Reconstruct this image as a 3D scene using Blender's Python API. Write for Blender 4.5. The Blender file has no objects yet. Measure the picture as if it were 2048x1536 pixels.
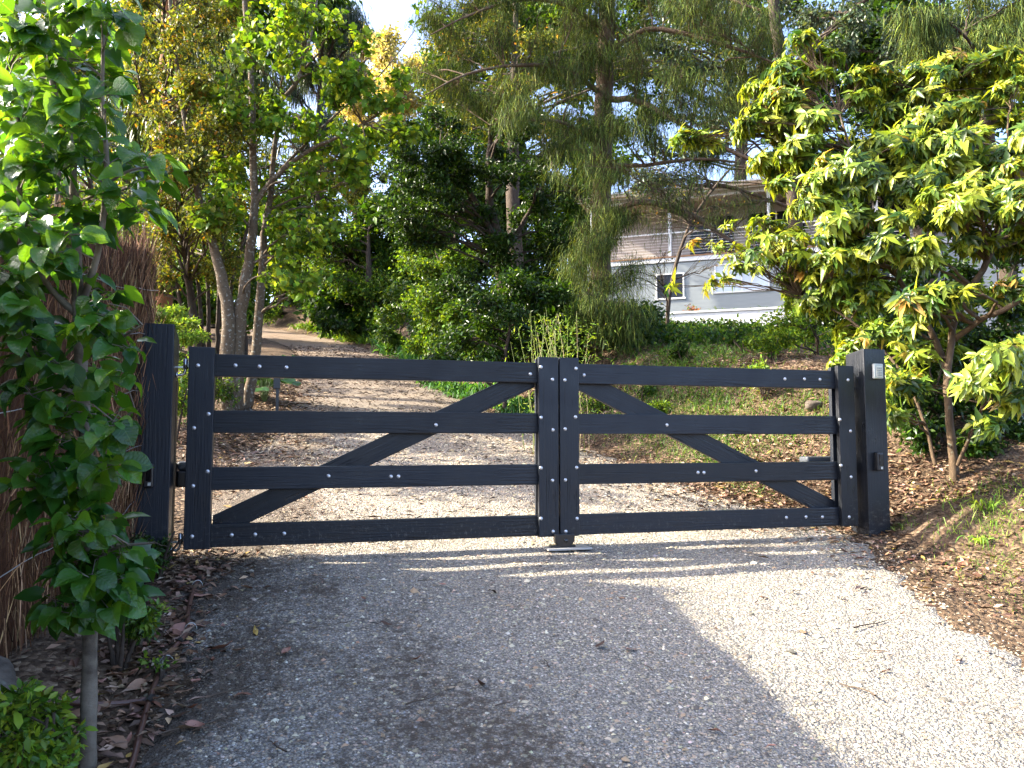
import bpy, bmesh, math, random
import numpy as np
from mathutils import Vector, Matrix, Quaternion

random.seed(7)
rng = np.random.default_rng(11)
sc = bpy.context.scene
col = sc.collection

# ------------------------------------------------------------------ camera, sky, sun, exposure
FPX = 1540.0                                   # focal length for a 2048 wide frame
PITCH = math.atan(108 / 1540.0)
CAM = np.array([-1.678, -4.906, 0.718])        # origin: middle of the gateway, X along the gate, Y up the drive
CR = np.array([0.964, -0.266, 0.0])
CFH = np.array([0.266, 0.964, 0.0])
cam = bpy.data.cameras.new("camera")
cam.sensor_width = 36.0
cam.lens = 36.0 * FPX / 2048
cam.clip_start = 0.05
cam.clip_end = 2000
camo = bpy.data.objects.new("camera", cam)
camo.location = CAM
camo.rotation_euler = (math.radians(90) + PITCH, 0, math.atan2(-CFH[0], CFH[1]))
col.objects.link(camo)
sc.camera = camo

SUN = Vector((-2.8, 1.0, 1.95)).normalized()   # direction towards the sun
world = bpy.data.worlds.new("World")
sc.world = world
world.use_nodes = True
wn = world.node_tree
sky = wn.nodes.new("ShaderNodeTexSky")
sky.sky_type = 'NISHITA'
sky.sun_disc = False
sky.sun_elevation = math.asin(SUN.z)
sky.sun_rotation = math.atan2(SUN.x, SUN.y)
sky.air_density = 0.5
sky.dust_density = 2.6
sky.ozone_density = 1.0
bg = wn.nodes["Background"]
bg.inputs[1].default_value = 0.15
wn.links.new(sky.outputs[0], bg.inputs[0])
sl = bpy.data.lights.new("sun", 'SUN')
sl.energy = 3.1
sl.angle = math.radians(0.55)
sl.color = (1.0, 0.91, 0.74)
so = bpy.data.objects.new("sun", sl)
so.rotation_euler = SUN.to_track_quat('Z', 'Y').to_euler()
col.objects.link(so)
sc.view_settings.view_transform = 'Standard'
sc.view_settings.look = 'None'
sc.view_settings.exposure = 2.85
sc.view_settings.gamma = 1.0
sc.view_settings.use_curve_mapping = False
sc.cycles.max_bounces = 6
sc.cycles.diffuse_bounces = 1
sc.cycles.glossy_bounces = 2
sc.cycles.transmission_bounces = 4
sc.cycles.transparent_max_bounces = 4

# ------------------------------------------------------------------ lie of the land
CFW = CFH * math.cos(PITCH) + np.array([0, 0, math.sin(PITCH)])
CUP = -CFH * math.sin(PITCH) + np.array([0, 0, math.cos(PITCH)])


def at(bx, by, d):
    """A surveyed point: sighting (bx, by) taken from the road at distance d metres -> world position."""
    return CAM + d * (CFW + (bx - 1024) / FPX * CR + (768 - by) / FPX * CUP)


def sm(x, a, b):
    t = np.clip((x - a) / (b - a), 0, 1)
    return t * t * (3 - 2 * t)


def UR(v): return np.interp(v, [-9, -4, -2.1, -1.44, -.73, 0, .4, 1.6, 4, 8, 12, 20, 60], [2.0, 1.6, 1.58, 1.7, 2.02, 2.32, 2.3, 1.95, 1.7, 1.35, 1.1, 1.3, 1.6])
def UL(v): return np.interp(v, [-9, -2, 0, 2.9, 5.4, 10, 60], [-2.3, -2.15, -2.3, -2.35, -1.95, -1.75, -1.75])
def UC(v): return -.012 * np.maximum(0, np.minimum(v, 46) - 20) ** 2 - .62 * np.maximum(0, v - 46)


def RZ(v):
    v = np.asarray(v, float)
    return .153 * np.clip(v, -8, 60) + .0006 * np.clip(v - 5, 0, 40) ** 2 + .05 * np.minimum(v + 8, 0) + .08 * np.maximum(v - 60, 0)


def H(u, v):
    u = np.asarray(u, float); v = np.asarray(v, float)
    w = u - UC(v); z = RZ(v)
    e = w - UR(v); A = np.interp(v, [-4, -1, 0, 3], [.45, .6, .75, 1.2])
    z = z + A * sm(e, 0, 2.4) + .03 * np.maximum(e - 2.4, 0) * sm(v, -6, 6) * np.where(e < 25, 1, 25 / np.maximum(e, 25))
    l = UL(v) - w
    z = z + .09 * np.exp(-(((u - 2.95) / .38) ** 2 + ((v + .38) / .32) ** 2))
    z = z + .07 * sm(l, 0, .5) + .05 * np.maximum(l - 3, 0) * np.where(l < 30, 1, 30 / np.maximum(l, 30))
    return z


def bumps(u, v):
    return (.012 * np.sin(u * 7.1 + 1.3 * np.sin(v * 3.1)) * np.sin(v * 6.3 + 2 * np.sin(u * 2.7)) + .02 * np.sin(u * 2.3 + 1) * np.sin(v * 1.9 + .4 * u)
            + .006 * np.sin(u * 19 + 3 * np.sin(v * 7)) * np.sin(v * 17 + 2 * np.sin(u * 9)))


def off_road(u, v):
    w = u - UC(v)
    return np.maximum(w - UR(v), UL(v) - w)


def G(u, v):
    """finished ground height, bumps included"""
    o = off_road(u, v)
    return H(u, v) + bumps(u, v) * sm(o, -.1, .5) - .03 * (1 - sm(o, -.12, .02))


# ------------------------------------------------------------------ materials
def new_mat(name):
    m = bpy.data.materials.new(name)
    m.use_nodes = True
    nt = m.node_tree
    nt.nodes.clear()
    out = nt.nodes.new("ShaderNodeOutputMaterial")
    return m, nt, out


def N(nt, t, **kw):
    n = nt.nodes.new(t)
    for k, v in kw.items():
        if k == 'inp':
            for a, b in v.items():
                n.inputs[a].default_value = b
        else:
            setattr(n, k, v)
    return n


def ramp(nt, fac, stops):
    r = nt.nodes.new("ShaderNodeValToRGB")
    e = r.color_ramp.elements
    while len(e) < len(stops):
        e.new(0.5)
    for x, (p, c) in zip(e, stops):
        x.position = p
        x.color = (*c, 1) if len(c) == 3 else c
    nt.links.new(fac, r.inputs[0])
    return r.outputs[0]


def noise(nt, vec, scale, detail=4, rough=.6, out=0, dist=0):
    n = N(nt, "ShaderNodeTexNoise", inp={'Scale': scale, 'Detail': detail, 'Roughness': rough, 'Distortion': dist})
    if vec is not None:
        nt.links.new(vec, n.inputs['Vector'])
    return n.outputs[out]


def mixc(nt, fac, a, b, blend='MIX'):
    m = nt.nodes.new("ShaderNodeMix")
    m.data_type = 'RGBA'
    m.blend_type = blend
    for s, i in ((fac, 0), (a, 6), (b, 7)):
        if isinstance(s, (int, float)):
            m.inputs[i].default_value = s
        elif isinstance(s, tuple):
            m.inputs[i].default_value = (*s, 1)
        else:
            nt.links.new(s, m.inputs[i])
    return m.outputs[2]


def math_n(nt, op, a, b=None):
    m = nt.nodes.new("ShaderNodeMath")
    m.operation = op
    for s, i in ((a, 0), (b, 1)):
        if s is None: continue
        if isinstance(s, (int, float)): m.inputs[i].default_value = s
        else: nt.links.new(s, m.inputs[i])
    return m.outputs[0]


def coord(nt, kind='Object', scale=None):
    c = nt.nodes.new("ShaderNodeTexCoord").outputs[kind]
    if scale:
        mp = nt.nodes.new("ShaderNodeMapping")
        mp.inputs['Scale'].default_value = scale
        nt.links.new(c, mp.inputs[0])
        c = mp.outputs[0]
    return c


def principled(nt, out, color, rough=.6, spec=.5, metal=0., bump=None, bump_d=.01, bump_s=1.):
    p = nt.nodes.new("ShaderNodeBsdfPrincipled")
    for s, k in ((color, 'Base Color'), (rough, 'Roughness'), (spec, 'Specular IOR Level'), (metal, 'Metallic')):
        if isinstance(s, (int, float)): p.inputs[k].default_value = s
        elif isinstance(s, tuple): p.inputs[k].default_value = (*s, 1)
        else: nt.links.new(s, p.inputs[k])
    if bump is not None:
        b = nt.nodes.new("ShaderNodeBump")
        b.inputs['Distance'].default_value = bump_d
        b.inputs['Strength'].default_value = bump_s
        nt.links.new(bump, b.inputs['Height'])
        nt.links.new(b.outputs[0], p.inputs['Normal'])
    nt.links.new(p.outputs[0], out.inputs[0])
    return p


def plain(name, c, rough=.5, spec=.5, metal=0., var=.15, scale=20., bump_d=.002):
    m, nt, out = new_mat(name)
    n = noise(nt, coord(nt), scale)
    cc = mixc(nt, n, tuple(x * (1 - var) for x in c), tuple(min(1, x * (1 + var)) for x in c))
    principled(nt, out, cc, rough, spec, metal, n, bump_d, .5)
    return m


def leaf_mat(name, attr=True, color=(.05, .12, .02), color2=None, rough=.38, trans=.35, spec=.5, tint=(2.0, 1.7, .55), vein=False):
    m, nt, out = new_mat(name)
    if attr:
        c = N(nt, "ShaderNodeAttribute", attribute_name="leafcol").outputs[0]
    else:
        oi = nt.nodes.new("ShaderNodeObjectInfo").outputs['Random']
        c = ramp(nt, oi, [(0, color), (1, color2 or color)])
        hs = N(nt, "ShaderNodeHueSaturation")
        hs.inputs['Saturation'].default_value = 1.0
        nt.links.new(math_n(nt, 'ADD', .7, math_n(nt, 'MULTIPLY', math_n(nt, 'FRACT', math_n(nt, 'MULTIPLY', oi, 37.7)), .6)), hs.inputs['Value'])
        nt.links.new(c, hs.inputs['Color'])
        c = hs.outputs[0]
    p = nt.nodes.new("ShaderNodeBsdfPrincipled")
    p.inputs['Roughness'].default_value = rough
    p.inputs['Specular IOR Level'].default_value = spec
    if vein:
        co = coord(nt)
        sx = nt.nodes.new("ShaderNodeSeparateXYZ"); nt.links.new(co, sx.inputs[0])
        ay = math_n(nt, 'ABSOLUTE', sx.outputs[1])
        mid = math_n(nt, 'LESS_THAN', ay, .012)
        ph = math_n(nt, 'SUBTRACT', sx.outputs[0], math_n(nt, 'MULTIPLY', ay, .7))
        side = math_n(nt, 'POWER', math_n(nt, 'ABSOLUTE', math_n(nt, 'SINE', math_n(nt, 'MULTIPLY', ph, 26.))), 14.)
        v = math_n(nt, 'MAXIMUM', mid, math_n(nt, 'MULTIPLY', side, .15))
        c = mixc(nt, math_n(nt, 'MULTIPLY', v, .35), c, (.09, .17, .04))
        b = nt.nodes.new("ShaderNodeBump")
        b.inputs['Strength'].default_value = .35; b.inputs['Distance'].default_value = .02
        nt.links.new(math_n(nt, 'ADD', math_n(nt, 'MULTIPLY', v, -1.), noise(nt, co, 5.)), b.inputs['Height'])
        nt.links.new(b.outputs[0], p.inputs['Normal'])
    nt.links.new(c, p.inputs['Base Color'])
    t = nt.nodes.new("ShaderNodeBsdfTranslucent")
    nt.links.new(mixc(nt, 1.0, c, tint, 'MULTIPLY'), t.inputs[0])
    ms = nt.nodes.new("ShaderNodeMixShader")
    ms.inputs[0].default_value = trans
    nt.links.new(p.outputs[0], ms.inputs[1])
    nt.links.new(t.outputs[0], ms.inputs[2])
    nt.links.new(ms.outputs[0], out.inputs[0])
    return m


def bark_mat(name, a, b, lichen=None, scale=14., stretch=.35, amount=.5):
    m, nt, out = new_mat(name)
    co = coord(nt, 'Object', (1, 1, stretch))
    n1 = noise(nt, co, scale, 6, .7)
    c = ramp(nt, n1, [(.3, a), (.7, b)])
    if lichen:
        n2 = noise(nt, coord(nt), scale * .8, 3, .5)
        f = ramp(nt, n2, [(amount, (0, 0, 0)), (amount + .06, (1, 1, 1))])
        c = mixc(nt, f, c, lichen)
    principled(nt, out, c, .85, .2, 0, n1, .012, .8)
    return m


M = {}
# black stained timber, grain along the board's own X
m, nt, out = new_mat("black_stained_timber")
g1 = noise(nt, coord(nt, 'Object', (1.2, 34, 34)), 3.0, 6, .65, dist=.6)
g2 = noise(nt, coord(nt, 'Object', (.8, 5, 5)), 2.0, 3, .5)
blot = noise(nt, coord(nt), 5.0, 4, .6)
crk = noise(nt, coord(nt, 'Object', (.9, 60, 60)), 2.2, 3, .5, dist=.4)
crack = ramp(nt, crk, [(.30, (1, 1, 1)), (.335, (0, 0, 0))])
saw = N(nt, "ShaderNodeTexWave", inp={'Scale': 9., 'Distortion': 5., 'Detail': 3., 'Detail Scale': 1.6})
saw.bands_direction = 'Z'
nt.links.new(coord(nt, 'Object', (.35, 1, 1.6)), saw.inputs['Vector'])
sawm = ramp(nt, noise(nt, coord(nt), 1.7, 2, .5), [(.52, (0, 0, 0)), (.62, (1, 1, 1))])
rnd = nt.nodes.new("ShaderNodeObjectInfo").outputs['Random']
c = ramp(nt, g1, [(.25, (.002, .0026, .0035)), (.55, (.005, .0063, .0085)), (.8, (.016, .018, .022))])
c = mixc(nt, math_n(nt, 'MULTIPLY', blot, .45), c, (.008, .009, .0115))
geo = nt.nodes.new("ShaderNodeNewGeometry")
sz = nt.nodes.new("ShaderNodeSeparateXYZ"); nt.links.new(geo.outputs['Position'], sz.inputs[0])
low = nt.nodes.new("ShaderNodeMapRange"); nt.links.new(sz.outputs[2], low.inputs[0])
low.inputs[1].default_value = .32; low.inputs[2].default_value = .02; low.inputs[3].default_value = 0; low.inputs[4].default_value = 1
sp = noise(nt, coord(nt, 'Object', (1, 1, .5)), 46., 5, .8)
fl = ramp(nt, sp, [(.555, (0, 0, 0)), (.64, (1, 1, 1))])
c = mixc(nt, math_n(nt, 'MULTIPLY', math_n(nt, 'MULTIPLY', fl, low.outputs[0]), .8), c, (.12, .112, .10))
c = mixc(nt, math_n(nt, 'MULTIPLY', rnd, .55), c, (.013, .0175, .026))
c = mixc(nt, crack, c, (.001, .001, .001))
rr = ramp(nt, math_n(nt, 'ADD', blot, math_n(nt, 'MULTIPLY', math_n(nt, 'SUBTRACT', g1, .5), .8)), [(.3, (.27, .27, .27)), (.7, (.52, .52, .52))])
hgt = math_n(nt, 'ADD', g1, math_n(nt, 'MULTIPLY', g2, .5))
hgt = math_n(nt, 'ADD', hgt, math_n(nt, 'MULTIPLY', math_n(nt, 'MULTIPLY', saw.outputs['Fac'], sawm), .22))
hgt = math_n(nt, 'SUBTRACT', hgt, math_n(nt, 'MULTIPLY', crack, 1.2))
principled(nt, out, c, rr, .36, 0, hgt, .0035, .6)
M['wood'] = m
m, nt, out = new_mat("bare_sawn_edge")
c = ramp(nt, noise(nt, coord(nt, 'Object', (1.2, 30, 30)), 3., 5), [(.3, (.06, .045, .03)), (.7, (.16, .12, .075))])
principled(nt, out, c, .8, .2)
M['sawn'] = m
M['galv'] = plain("galvanised_bolt", (.62, .62, .62), .42, .5, .75, .12, 60, .0005)
M['chrome'] = plain("zinc_plated_steel", (.55, .57, .58), .25, .5, .95, .1, 30, .0005)
M['blackplastic'] = plain("black_plastic", (.010, .010, .011), .3, .5, 0, .2, 40, .0005)
M['lens'] = plain("dark_glossy_lens", (.004, .004, .005), .06, .7, 0, .1, 10, 0)
M['greyplastic'] = plain("grey_motor_cover", (.055, .062, .07), .35, .5, 0, .12, 25, .001)
M['keypad'] = plain("keypad_silver", (.42, .43, .40), .4, .5, .35, .1, 60, .0004)
M['cream'] = plain("cream_plastic", (.62, .60, .48), .45, .5, 0, .06, 30, .0004)
M['steelplate'] = plain("worn_steel_plate", (.40, .39, .37), .5, .4, .4, .25, 18, .002)
M['cork'] = plain("conduit_white", (.62, .62, .58), .6, .4, 0, .1, 40, .001)
M['pipe'] = plain("brown_poly_pipe", (.085, .038, .024), .42, .5, 0, .25, 16, .001)
M['blackpipe'] = plain("black_fitting", (.012, .012, .012), .4, .5, 0, .2, 30, .001)
M['wire'] = plain("galvanised_wire", (.40, .40, .38), .45, .5, .7, .2, 40, 0)

def soil_factor(nt, co):
    """soil trodden into the stones along the bed and in patches"""
    sx = nt.nodes.new("ShaderNodeSeparateXYZ"); nt.links.new(co, sx.inputs[0])
    big = noise(nt, co, 1.15, 5, .62)
    edge = nt.nodes.new("ShaderNodeMapRange"); nt.links.new(sx.outputs[0], edge.inputs[0])
    edge.inputs[1].default_value = -.6; edge.inputs[2].default_value = -2.2; edge.inputs[3].default_value = 0.; edge.inputs[4].default_value = .32
    dm = math_n(nt, 'ADD', big, edge.outputs[0])
    fine_n = noise(nt, co, 26., 4, .7)
    dm = math_n(nt, 'ADD', dm, math_n(nt, 'MULTIPLY', math_n(nt, 'SUBTRACT', fine_n, .5), .8))
    upr = nt.nodes.new("ShaderNodeMapRange"); nt.links.new(sx.outputs[1], upr.inputs[0])
    upr.inputs[1].default_value = .5; upr.inputs[2].default_value = 16.; upr.inputs[3].default_value = 0.; upr.inputs[4].default_value = .72
    trk = math_n(nt, 'ADD', .35, math_n(nt, 'MULTIPLY', noise(nt, co, 3.2, 6, .75), 1.0))
    return ramp(nt, dm, [(.60, (0, 0, 0)), (.80, (.9, .9, .9))]), math_n(nt, 'MULTIPLY', math_n(nt, 'POWER', upr.outputs[0], .6), trk)


# gravel of the drive
m, nt, out = new_mat("drive_gravel")
co = coord(nt)
vo = N(nt, "ShaderNodeTexVoronoi", inp={'Scale': 78., 'Randomness': 1.0}); nt.links.new(co, vo.inputs['Vector'])
sepc = nt.nodes.new("ShaderNodeSeparateColor"); nt.links.new(vo.outputs['Color'], sepc.inputs[0])
stone = ramp(nt, sepc.outputs[0], [(0., (.06, .055, .048)), (.18, (.18, .150, .100)), (.42, (.34, .288, .198)), (.66, (.50, .43, .305)), (.84, (.38, .30, .215)), (.95, (.60, .58, .54))])
gap = ramp(nt, vo.outputs['Distance'], [(.30, (1, 1, 1)), (.62, (0, 0, 0))])
stone = mixc(nt, gap, (.07, .062, .052), stone)
vf = N(nt, "ShaderNodeTexVoronoi", inp={'Scale': 190., 'Randomness': 1.0}); nt.links.new(co, vf.inputs['Vector'])
sf = nt.nodes.new("ShaderNodeSeparateColor"); nt.links.new(vf.outputs['Color'], sf.inputs[0])
fine = ramp(nt, sf.outputs[0], [(0, (.09, .085, .075)), (.5, (.30, .285, .255)), (1, (.52, .50, .46))])
stone = mixc(nt, .45, stone, fine)
soilf, sx = soil_factor(nt, co)
stone = mixc(nt, soilf, stone, (.070, .052, .036))
deb = noise(nt, coord(nt, 'Object', (1, 1.6, 1)), 14., 8, .8)
tan_ = ramp(nt, deb, [(.32, (.075, .048, .029)), (.50, (.21, .145, .094)), (.68, (.33, .245, .168))])
stone = mixc(nt, sx, stone, tan_)
hg = math_n(nt, 'ADD', math_n(nt, 'MULTIPLY', vo.outputs['Distance'], -1.), math_n(nt, 'MULTIPLY', vf.outputs['Distance'], -.4))
principled(nt, out, stone, .85, .25, 0, hg, .012, .9)
M['gravel'] = m

# soil with crumbled litter
m, nt, out = new_mat("soil_and_litter")
co = coord(nt)
n1 = noise(nt, co, 1.6, 6, .65)
n2 = noise(nt, co, 24., 5, .7)
c = ramp(nt, n2, [(.3, (.030, .020, .012)), (.55, (.085, .058, .037)), (.75, (.17, .125, .082))])
vo = N(nt, "ShaderNodeTexVoronoi", inp={'Scale': 34., 'Randomness': 1.0}); nt.links.new(co, vo.inputs['Vector'])
sepc = nt.nodes.new("ShaderNodeSeparateColor"); nt.links.new(vo.outputs['Color'], sepc.inputs[0])
lit = ramp(nt, sepc.outputs[1], [(0., (.05, .032, .02)), (.4, (.13, .082, .05)), (.75, (.24, .16, .10)), (1., (.34, .25, .16))])
c = mixc(nt, ramp(nt, n1, [(.42, (0, 0, 0)), (.62, (.75, .75, .75))]), c, lit)
principled(nt, out, c, .95, .15, 0, math_n(nt, 'ADD', n2, math_n(nt, 'MULTIPLY', vo.outputs['Distance'], -1.)), .03, .9)
M['soil'] = m

m, nt, out = new_mat("stone_chips")
c = N(nt, "ShaderNodeAttribute", attribute_name="leafcol").outputs[0]
co = coord(nt)
c = mixc(nt, math_n(nt, 'MULTIPLY', noise(nt, co, 160., 3), .35), c, (.42, .37, .30))
sf_, up_f = soil_factor(nt, co)
c = mixc(nt, math_n(nt, 'MULTIPLY', sf_, .85), c, (.055, .041, .029))
c = mixc(nt, up_f, c, (.24, .165, .105))
principled(nt, out, c, .8, .3)
M['chips'] = m
m, nt, out = new_mat("dead_leaf")
c = N(nt, "ShaderNodeAttribute", attribute_name="leafcol").outputs[0]
c = mixc(nt, math_n(nt, 'MULTIPLY', noise(nt, coord(nt), 40., 4), .4), c, (.10, .06, .035))
p = principled(nt, out, c, .6, .35)
M['litter'] = m
m, nt, out = new_mat("fallen_leaf")
oi = nt.nodes.new("ShaderNodeObjectInfo").outputs['Random']
c = ramp(nt, oi, [(0, (.10, .045, .022)), (.3, (.24, .11, .06)), (.6, (.36, .19, .11)), (.82, (.42, .24, .17)), (.93, (.45, .27, .05)), (1, (.46, .36, .25))])
c = mixc(nt, math_n(nt, 'MULTIPLY', noise(nt, coord(nt), 6., 4), .5), c, (.12, .06, .035))
principled(nt, out, c, .55, .4)
M['fallen'] = m
M['twig'] = plain("dry_twig", (.085, .062, .045), .85, .2, 0, .4, 30, .002)
m, nt, out = new_mat("brush_twigs")
c = N(nt, "ShaderNodeAttribute", attribute_name="leafcol").outputs[0]
principled(nt, out, c, .85, .2)
M['brush'] = m
M['brushcore'] = plain("packed_brush", (.075, .034, .018), .95, .1, 0, .6, 30, .02)
M['rock'] = bark_mat("weathered_rock", (.045, .036, .028), (.15, .125, .10), (.17, .175, .14), 11., 1., .60)
M['bark_pale'] = bark_mat("pale_spotted_bark", (.070, .050, .032), (.145, .108, .07), (.24, .23, .19), 30., .7, .58)
M['bark_grey'] = bark_mat("grey_smooth_bark", (.10, .08, .058), (.20, .17, .13), (.07, .055, .042), 9., 1.6, .60)
M['bark_red'] = bark_mat("red_stringy_bark", (.10, .035, .014), (.26, .11, .045), None, 22., .12)
M['bark_dark'] = bark_mat("dark_bark", (.030, .022, .016), (.085, .062, .045), (.14, .14, .11), 14., .4, .66)
M['bark_conifer'] = bark_mat("fissured_brown_bark", (.055, .035, .022), (.17, .115, .075), (.17, .16, .11), 15., .18, .62)
M['bark_rhodo'] = bark_mat("ochre_bark", (.045, .030, .018), (.115, .078, .046), (.11, .105, .075), 20., .4, .62)
M['leaf_soft'] = leaf_mat("soft_leaf", trans=.42, rough=.5, spec=.22)
M['leaf_gloss'] = leaf_mat("glossy_leaf", trans=.30, rough=.34, spec=.30)
M['needle'] = leaf_mat("weeping_needle", trans=.22, rough=.6, spec=.2, tint=(1.7, 1.5, .7))
M['grass'] = leaf_mat("grass_blade", trans=.38, rough=.5, spec=.3)
M['pear_leaf'] = leaf_mat("pear_leaf_blade", False, (.020, .082, .010), (.048, .145, .014), .19, .40, .55, (5.2, 3.0, .8), True)
M['pear_leaf_attr'] = leaf_mat("pear_leaf_inner", True, rough=.22, trans=.40, tint=(5.2, 3.0, .8))
M['rhodo_leaf'] = leaf_mat("rhododendron_leaf", False, (.07, .13, .020), (.245, .295, .030), .36, .38, .42, (2.0, 1.7, .5))
M['box_leaf'] = leaf_mat("round_leaf", False, (.04, .12, .025), (.08, .19, .035), .35, .35)

# ------------------------------------------------------------------ object helpers
def tag(o, label=None, cat=None, group=None, kind=None):
    for k, v in (('label', label), ('category', cat), ('group', group), ('kind', kind)):
        if v: o[k] = v
    return o


def empty(name, loc, label=None, cat=None, group=None, rz=0):
    o = bpy.data.objects.new(name, None)
    o.empty_display_size = .1
    o.location = loc
    o.rotation_euler = (0, 0, rz)
    col.objects.link(o)
    return tag(o, label, cat, group)


def link(name, me, parent=None, loc=None, rot=None, world=False):
    o = bpy.data.objects.new(name, me)
    col.objects.link(o)
    if loc is not None: o.location = loc
    if rot is not None: o.rotation_euler = rot
    if parent is not None:
        o.parent = parent
        if world:   # vertices are given in world space; only translation on the parent
            o.matrix_parent_inverse = Matrix.Translation(parent.location).inverted()
    return o


def mesh_np(name, V, T, mat, cols=None, smooth=False, quads=False):
    me = bpy.data.meshes.new(name)
    V = np.asarray(V, np.float32); T = np.asarray(T, np.int32)
    k = T.shape[1]
    me.vertices.add(len(V)); me.vertices.foreach_set("co", V.ravel())
    me.loops.add(T.size); me.loops.foreach_set("vertex_index", T.ravel())
    me.polygons.add(len(T))
    me.polygons.foreach_set("loop_start", np.arange(0, T.size, k, dtype=np.int32))
    me.polygons.foreach_set("loop_total", np.full(len(T), k, np.int32))
    if smooth: me.polygons.foreach_set("use_smooth", np.ones(len(T), bool))
    me.update(calc_edges=True)
    if cols is not None:
        a = me.attributes.new("leafcol", 'FLOAT_COLOR', 'POINT')
        c4 = np.ones((len(V), 4), np.float32); c4[:, :3] = cols
        a.data.foreach_set("color", c4.ravel())
    me.materials.append(mat)
    return me


def bm_mesh(name, bm, mat, smooth=False):
    me = bpy.data.meshes.new(name)
    bm.to_mesh(me); bm.free()
    if smooth:
        for p in me.polygons: p.use_smooth = True
    for q in (mat if isinstance(mat, (list, tuple)) else [mat]):
        me.materials.append(q)
    return me


def box_mesh(name, sx, sy, sz, mat, bevel=.004, seg=2):
    bm = bmesh.new()
    bmesh.ops.create_cube(bm, size=1)
    for v in bm.verts: v.co = Vector((v.co.x * sx, v.co.y * sy, v.co.z * sz))
    if bevel:
        bmesh.ops.bevel(bm, geom=bm.edges[:], offset=bevel, segments=seg, affect='EDGES', profile=.6)
    return bm_mesh(name, bm, mat)


def prism_mesh(name, pts, depth, mat, bevel=.003):
    """polygon in XZ extruded along Y"""
    bm = bmesh.new()
    a = [bm.verts.new((x, -depth / 2, z)) for x, z in pts]
    b = [bm.verts.new((x, depth / 2, z)) for x, z in pts]
    bm.faces.new(a); bm.faces.new(b[::-1])
    n = len(pts)
    for i in range(n):
        bm.faces.new((a[i], b[i], b[(i + 1) % n], a[(i + 1) % n]))
    bmesh.ops.recalc_face_normals(bm, faces=bm.faces[:])
    if bevel: bmesh.ops.bevel(bm, geom=bm.edges[:], offset=bevel, segments=2, affect='EDGES', profile=.6)
    return bm_mesh(name, bm, mat)


def lathe_mesh(name, prof, mat, n=16, smooth=True):
    """profile (r, z) around Z"""
    V = []; Q = []
    for r, z in prof:
        for i in range(n):
            a = 2 * math.pi * i / n
            V.append((r * math.cos(a), r * math.sin(a), z))
    for j in range(len(prof) - 1):
        for i in range(n):
            Q.append((j * n + i, j * n + (i + 1) % n, (j + 1) * n + (i + 1) % n, (j + 1) * n + i))
    return mesh_np(name, V, Q, mat, smooth=smooth)


def unit(a):
    a = np.asarray(a, float)
    return a / np.maximum(np.linalg.norm(a, axis=-1, keepdims=True), 1e-9)


class Tubes:
    def __init__(s): s.V = []; s.Q = []; s.n = 0

    def add(s, pts, rad, k=8, cap=True):
        P = np.asarray(pts, float); n = len(P)
        rad = np.broadcast_to(np.asarray(rad, float), (n,))
        T = np.gradient(P, axis=0); T = unit(T)
        up = np.array([0, 0, 1.]) if abs(T[0][2]) < .9 else np.array([1., 0, 0])
        X = unit(np.cross(T[0], up)); ang = np.arange(k) * 2 * math.pi / k
        rings = []
        for i in range(n):
            X = unit(X - T[i] * (X @ T[i])); Y = np.cross(T[i], X)
            rings.append(P[i] + rad[i] * (np.cos(ang)[:, None] * X + np.sin(ang)[:, None] * Y))
        s.V.append(np.concatenate(rings))
        i = np.arange(n - 1)[:, None] * k; j = np.arange(k)[None]
        a = (i + j); b = i + (j + 1) % k
        s.Q.append(np.stack([a, b, b + k, a + k], -1).reshape(-1, 4) + s.n)
        s.n += n * k

    def twigs(s, P0, P1, P2, r0, r1, thin=False):
        """vectorised thin three sided twigs with one bend"""
        n = len(P0)
        if n == 0: return
        d = unit(P2 - P0); X = unit(np.cross(d, np.array([.31, .2, .93]))); Y = np.cross(d, X)
        if thin:   # far off: a twig is one creased ribbon
            V = np.empty((n, 6, 3)); rr = np.broadcast_to(r0, (n,))[:, None]
            for q, (P, f) in enumerate([(P0, 1.), (P1, .8), (P2, .5)]):
                V[:, q * 2] = P - (X + Y) * rr * f; V[:, q * 2 + 1] = P + (X - Y * .3) * rr * f
            base = np.array([(0, 1, 3, 2), (2, 3, 5, 4)])
            s.V.append(V.reshape(-1, 3)); s.Q.append((base[None] + 6 * np.arange(n)[:, None, None]).reshape(-1, 4) + s.n)
            s.n += 6 * n
            return
        r0 = np.broadcast_to(r0, (n,)); r1 = np.broadcast_to(r1, (n,))
        R = [(P0, r0), (P1, (r0 + r1) / 2), (P2, r1)]
        V = np.empty((n, 9, 3))
        for q, (P, r) in enumerate(R):
            for i in range(3):
                a = 2.0944 * i
                V[:, q * 3 + i] = P + r[:, None] * (math.cos(a) * X + math.sin(a) * Y)
        base = np.array([(q * 3 + i, q * 3 + (i + 1) % 3, q * 3 + 3 + (i + 1) % 3, q * 3 + 3 + i) for q in range(2) for i in range(3)])
        s.V.append(V.reshape(-1, 3))
        s.Q.append((base[None] + 9 * np.arange(n)[:, None, None]).reshape(-1, 4) + s.n)
        s.n += 9 * n

    def mesh(s, name, mat):
        return mesh_np(name, np.concatenate(s.V), np.concatenate(s.Q), mat, smooth=True)


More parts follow.
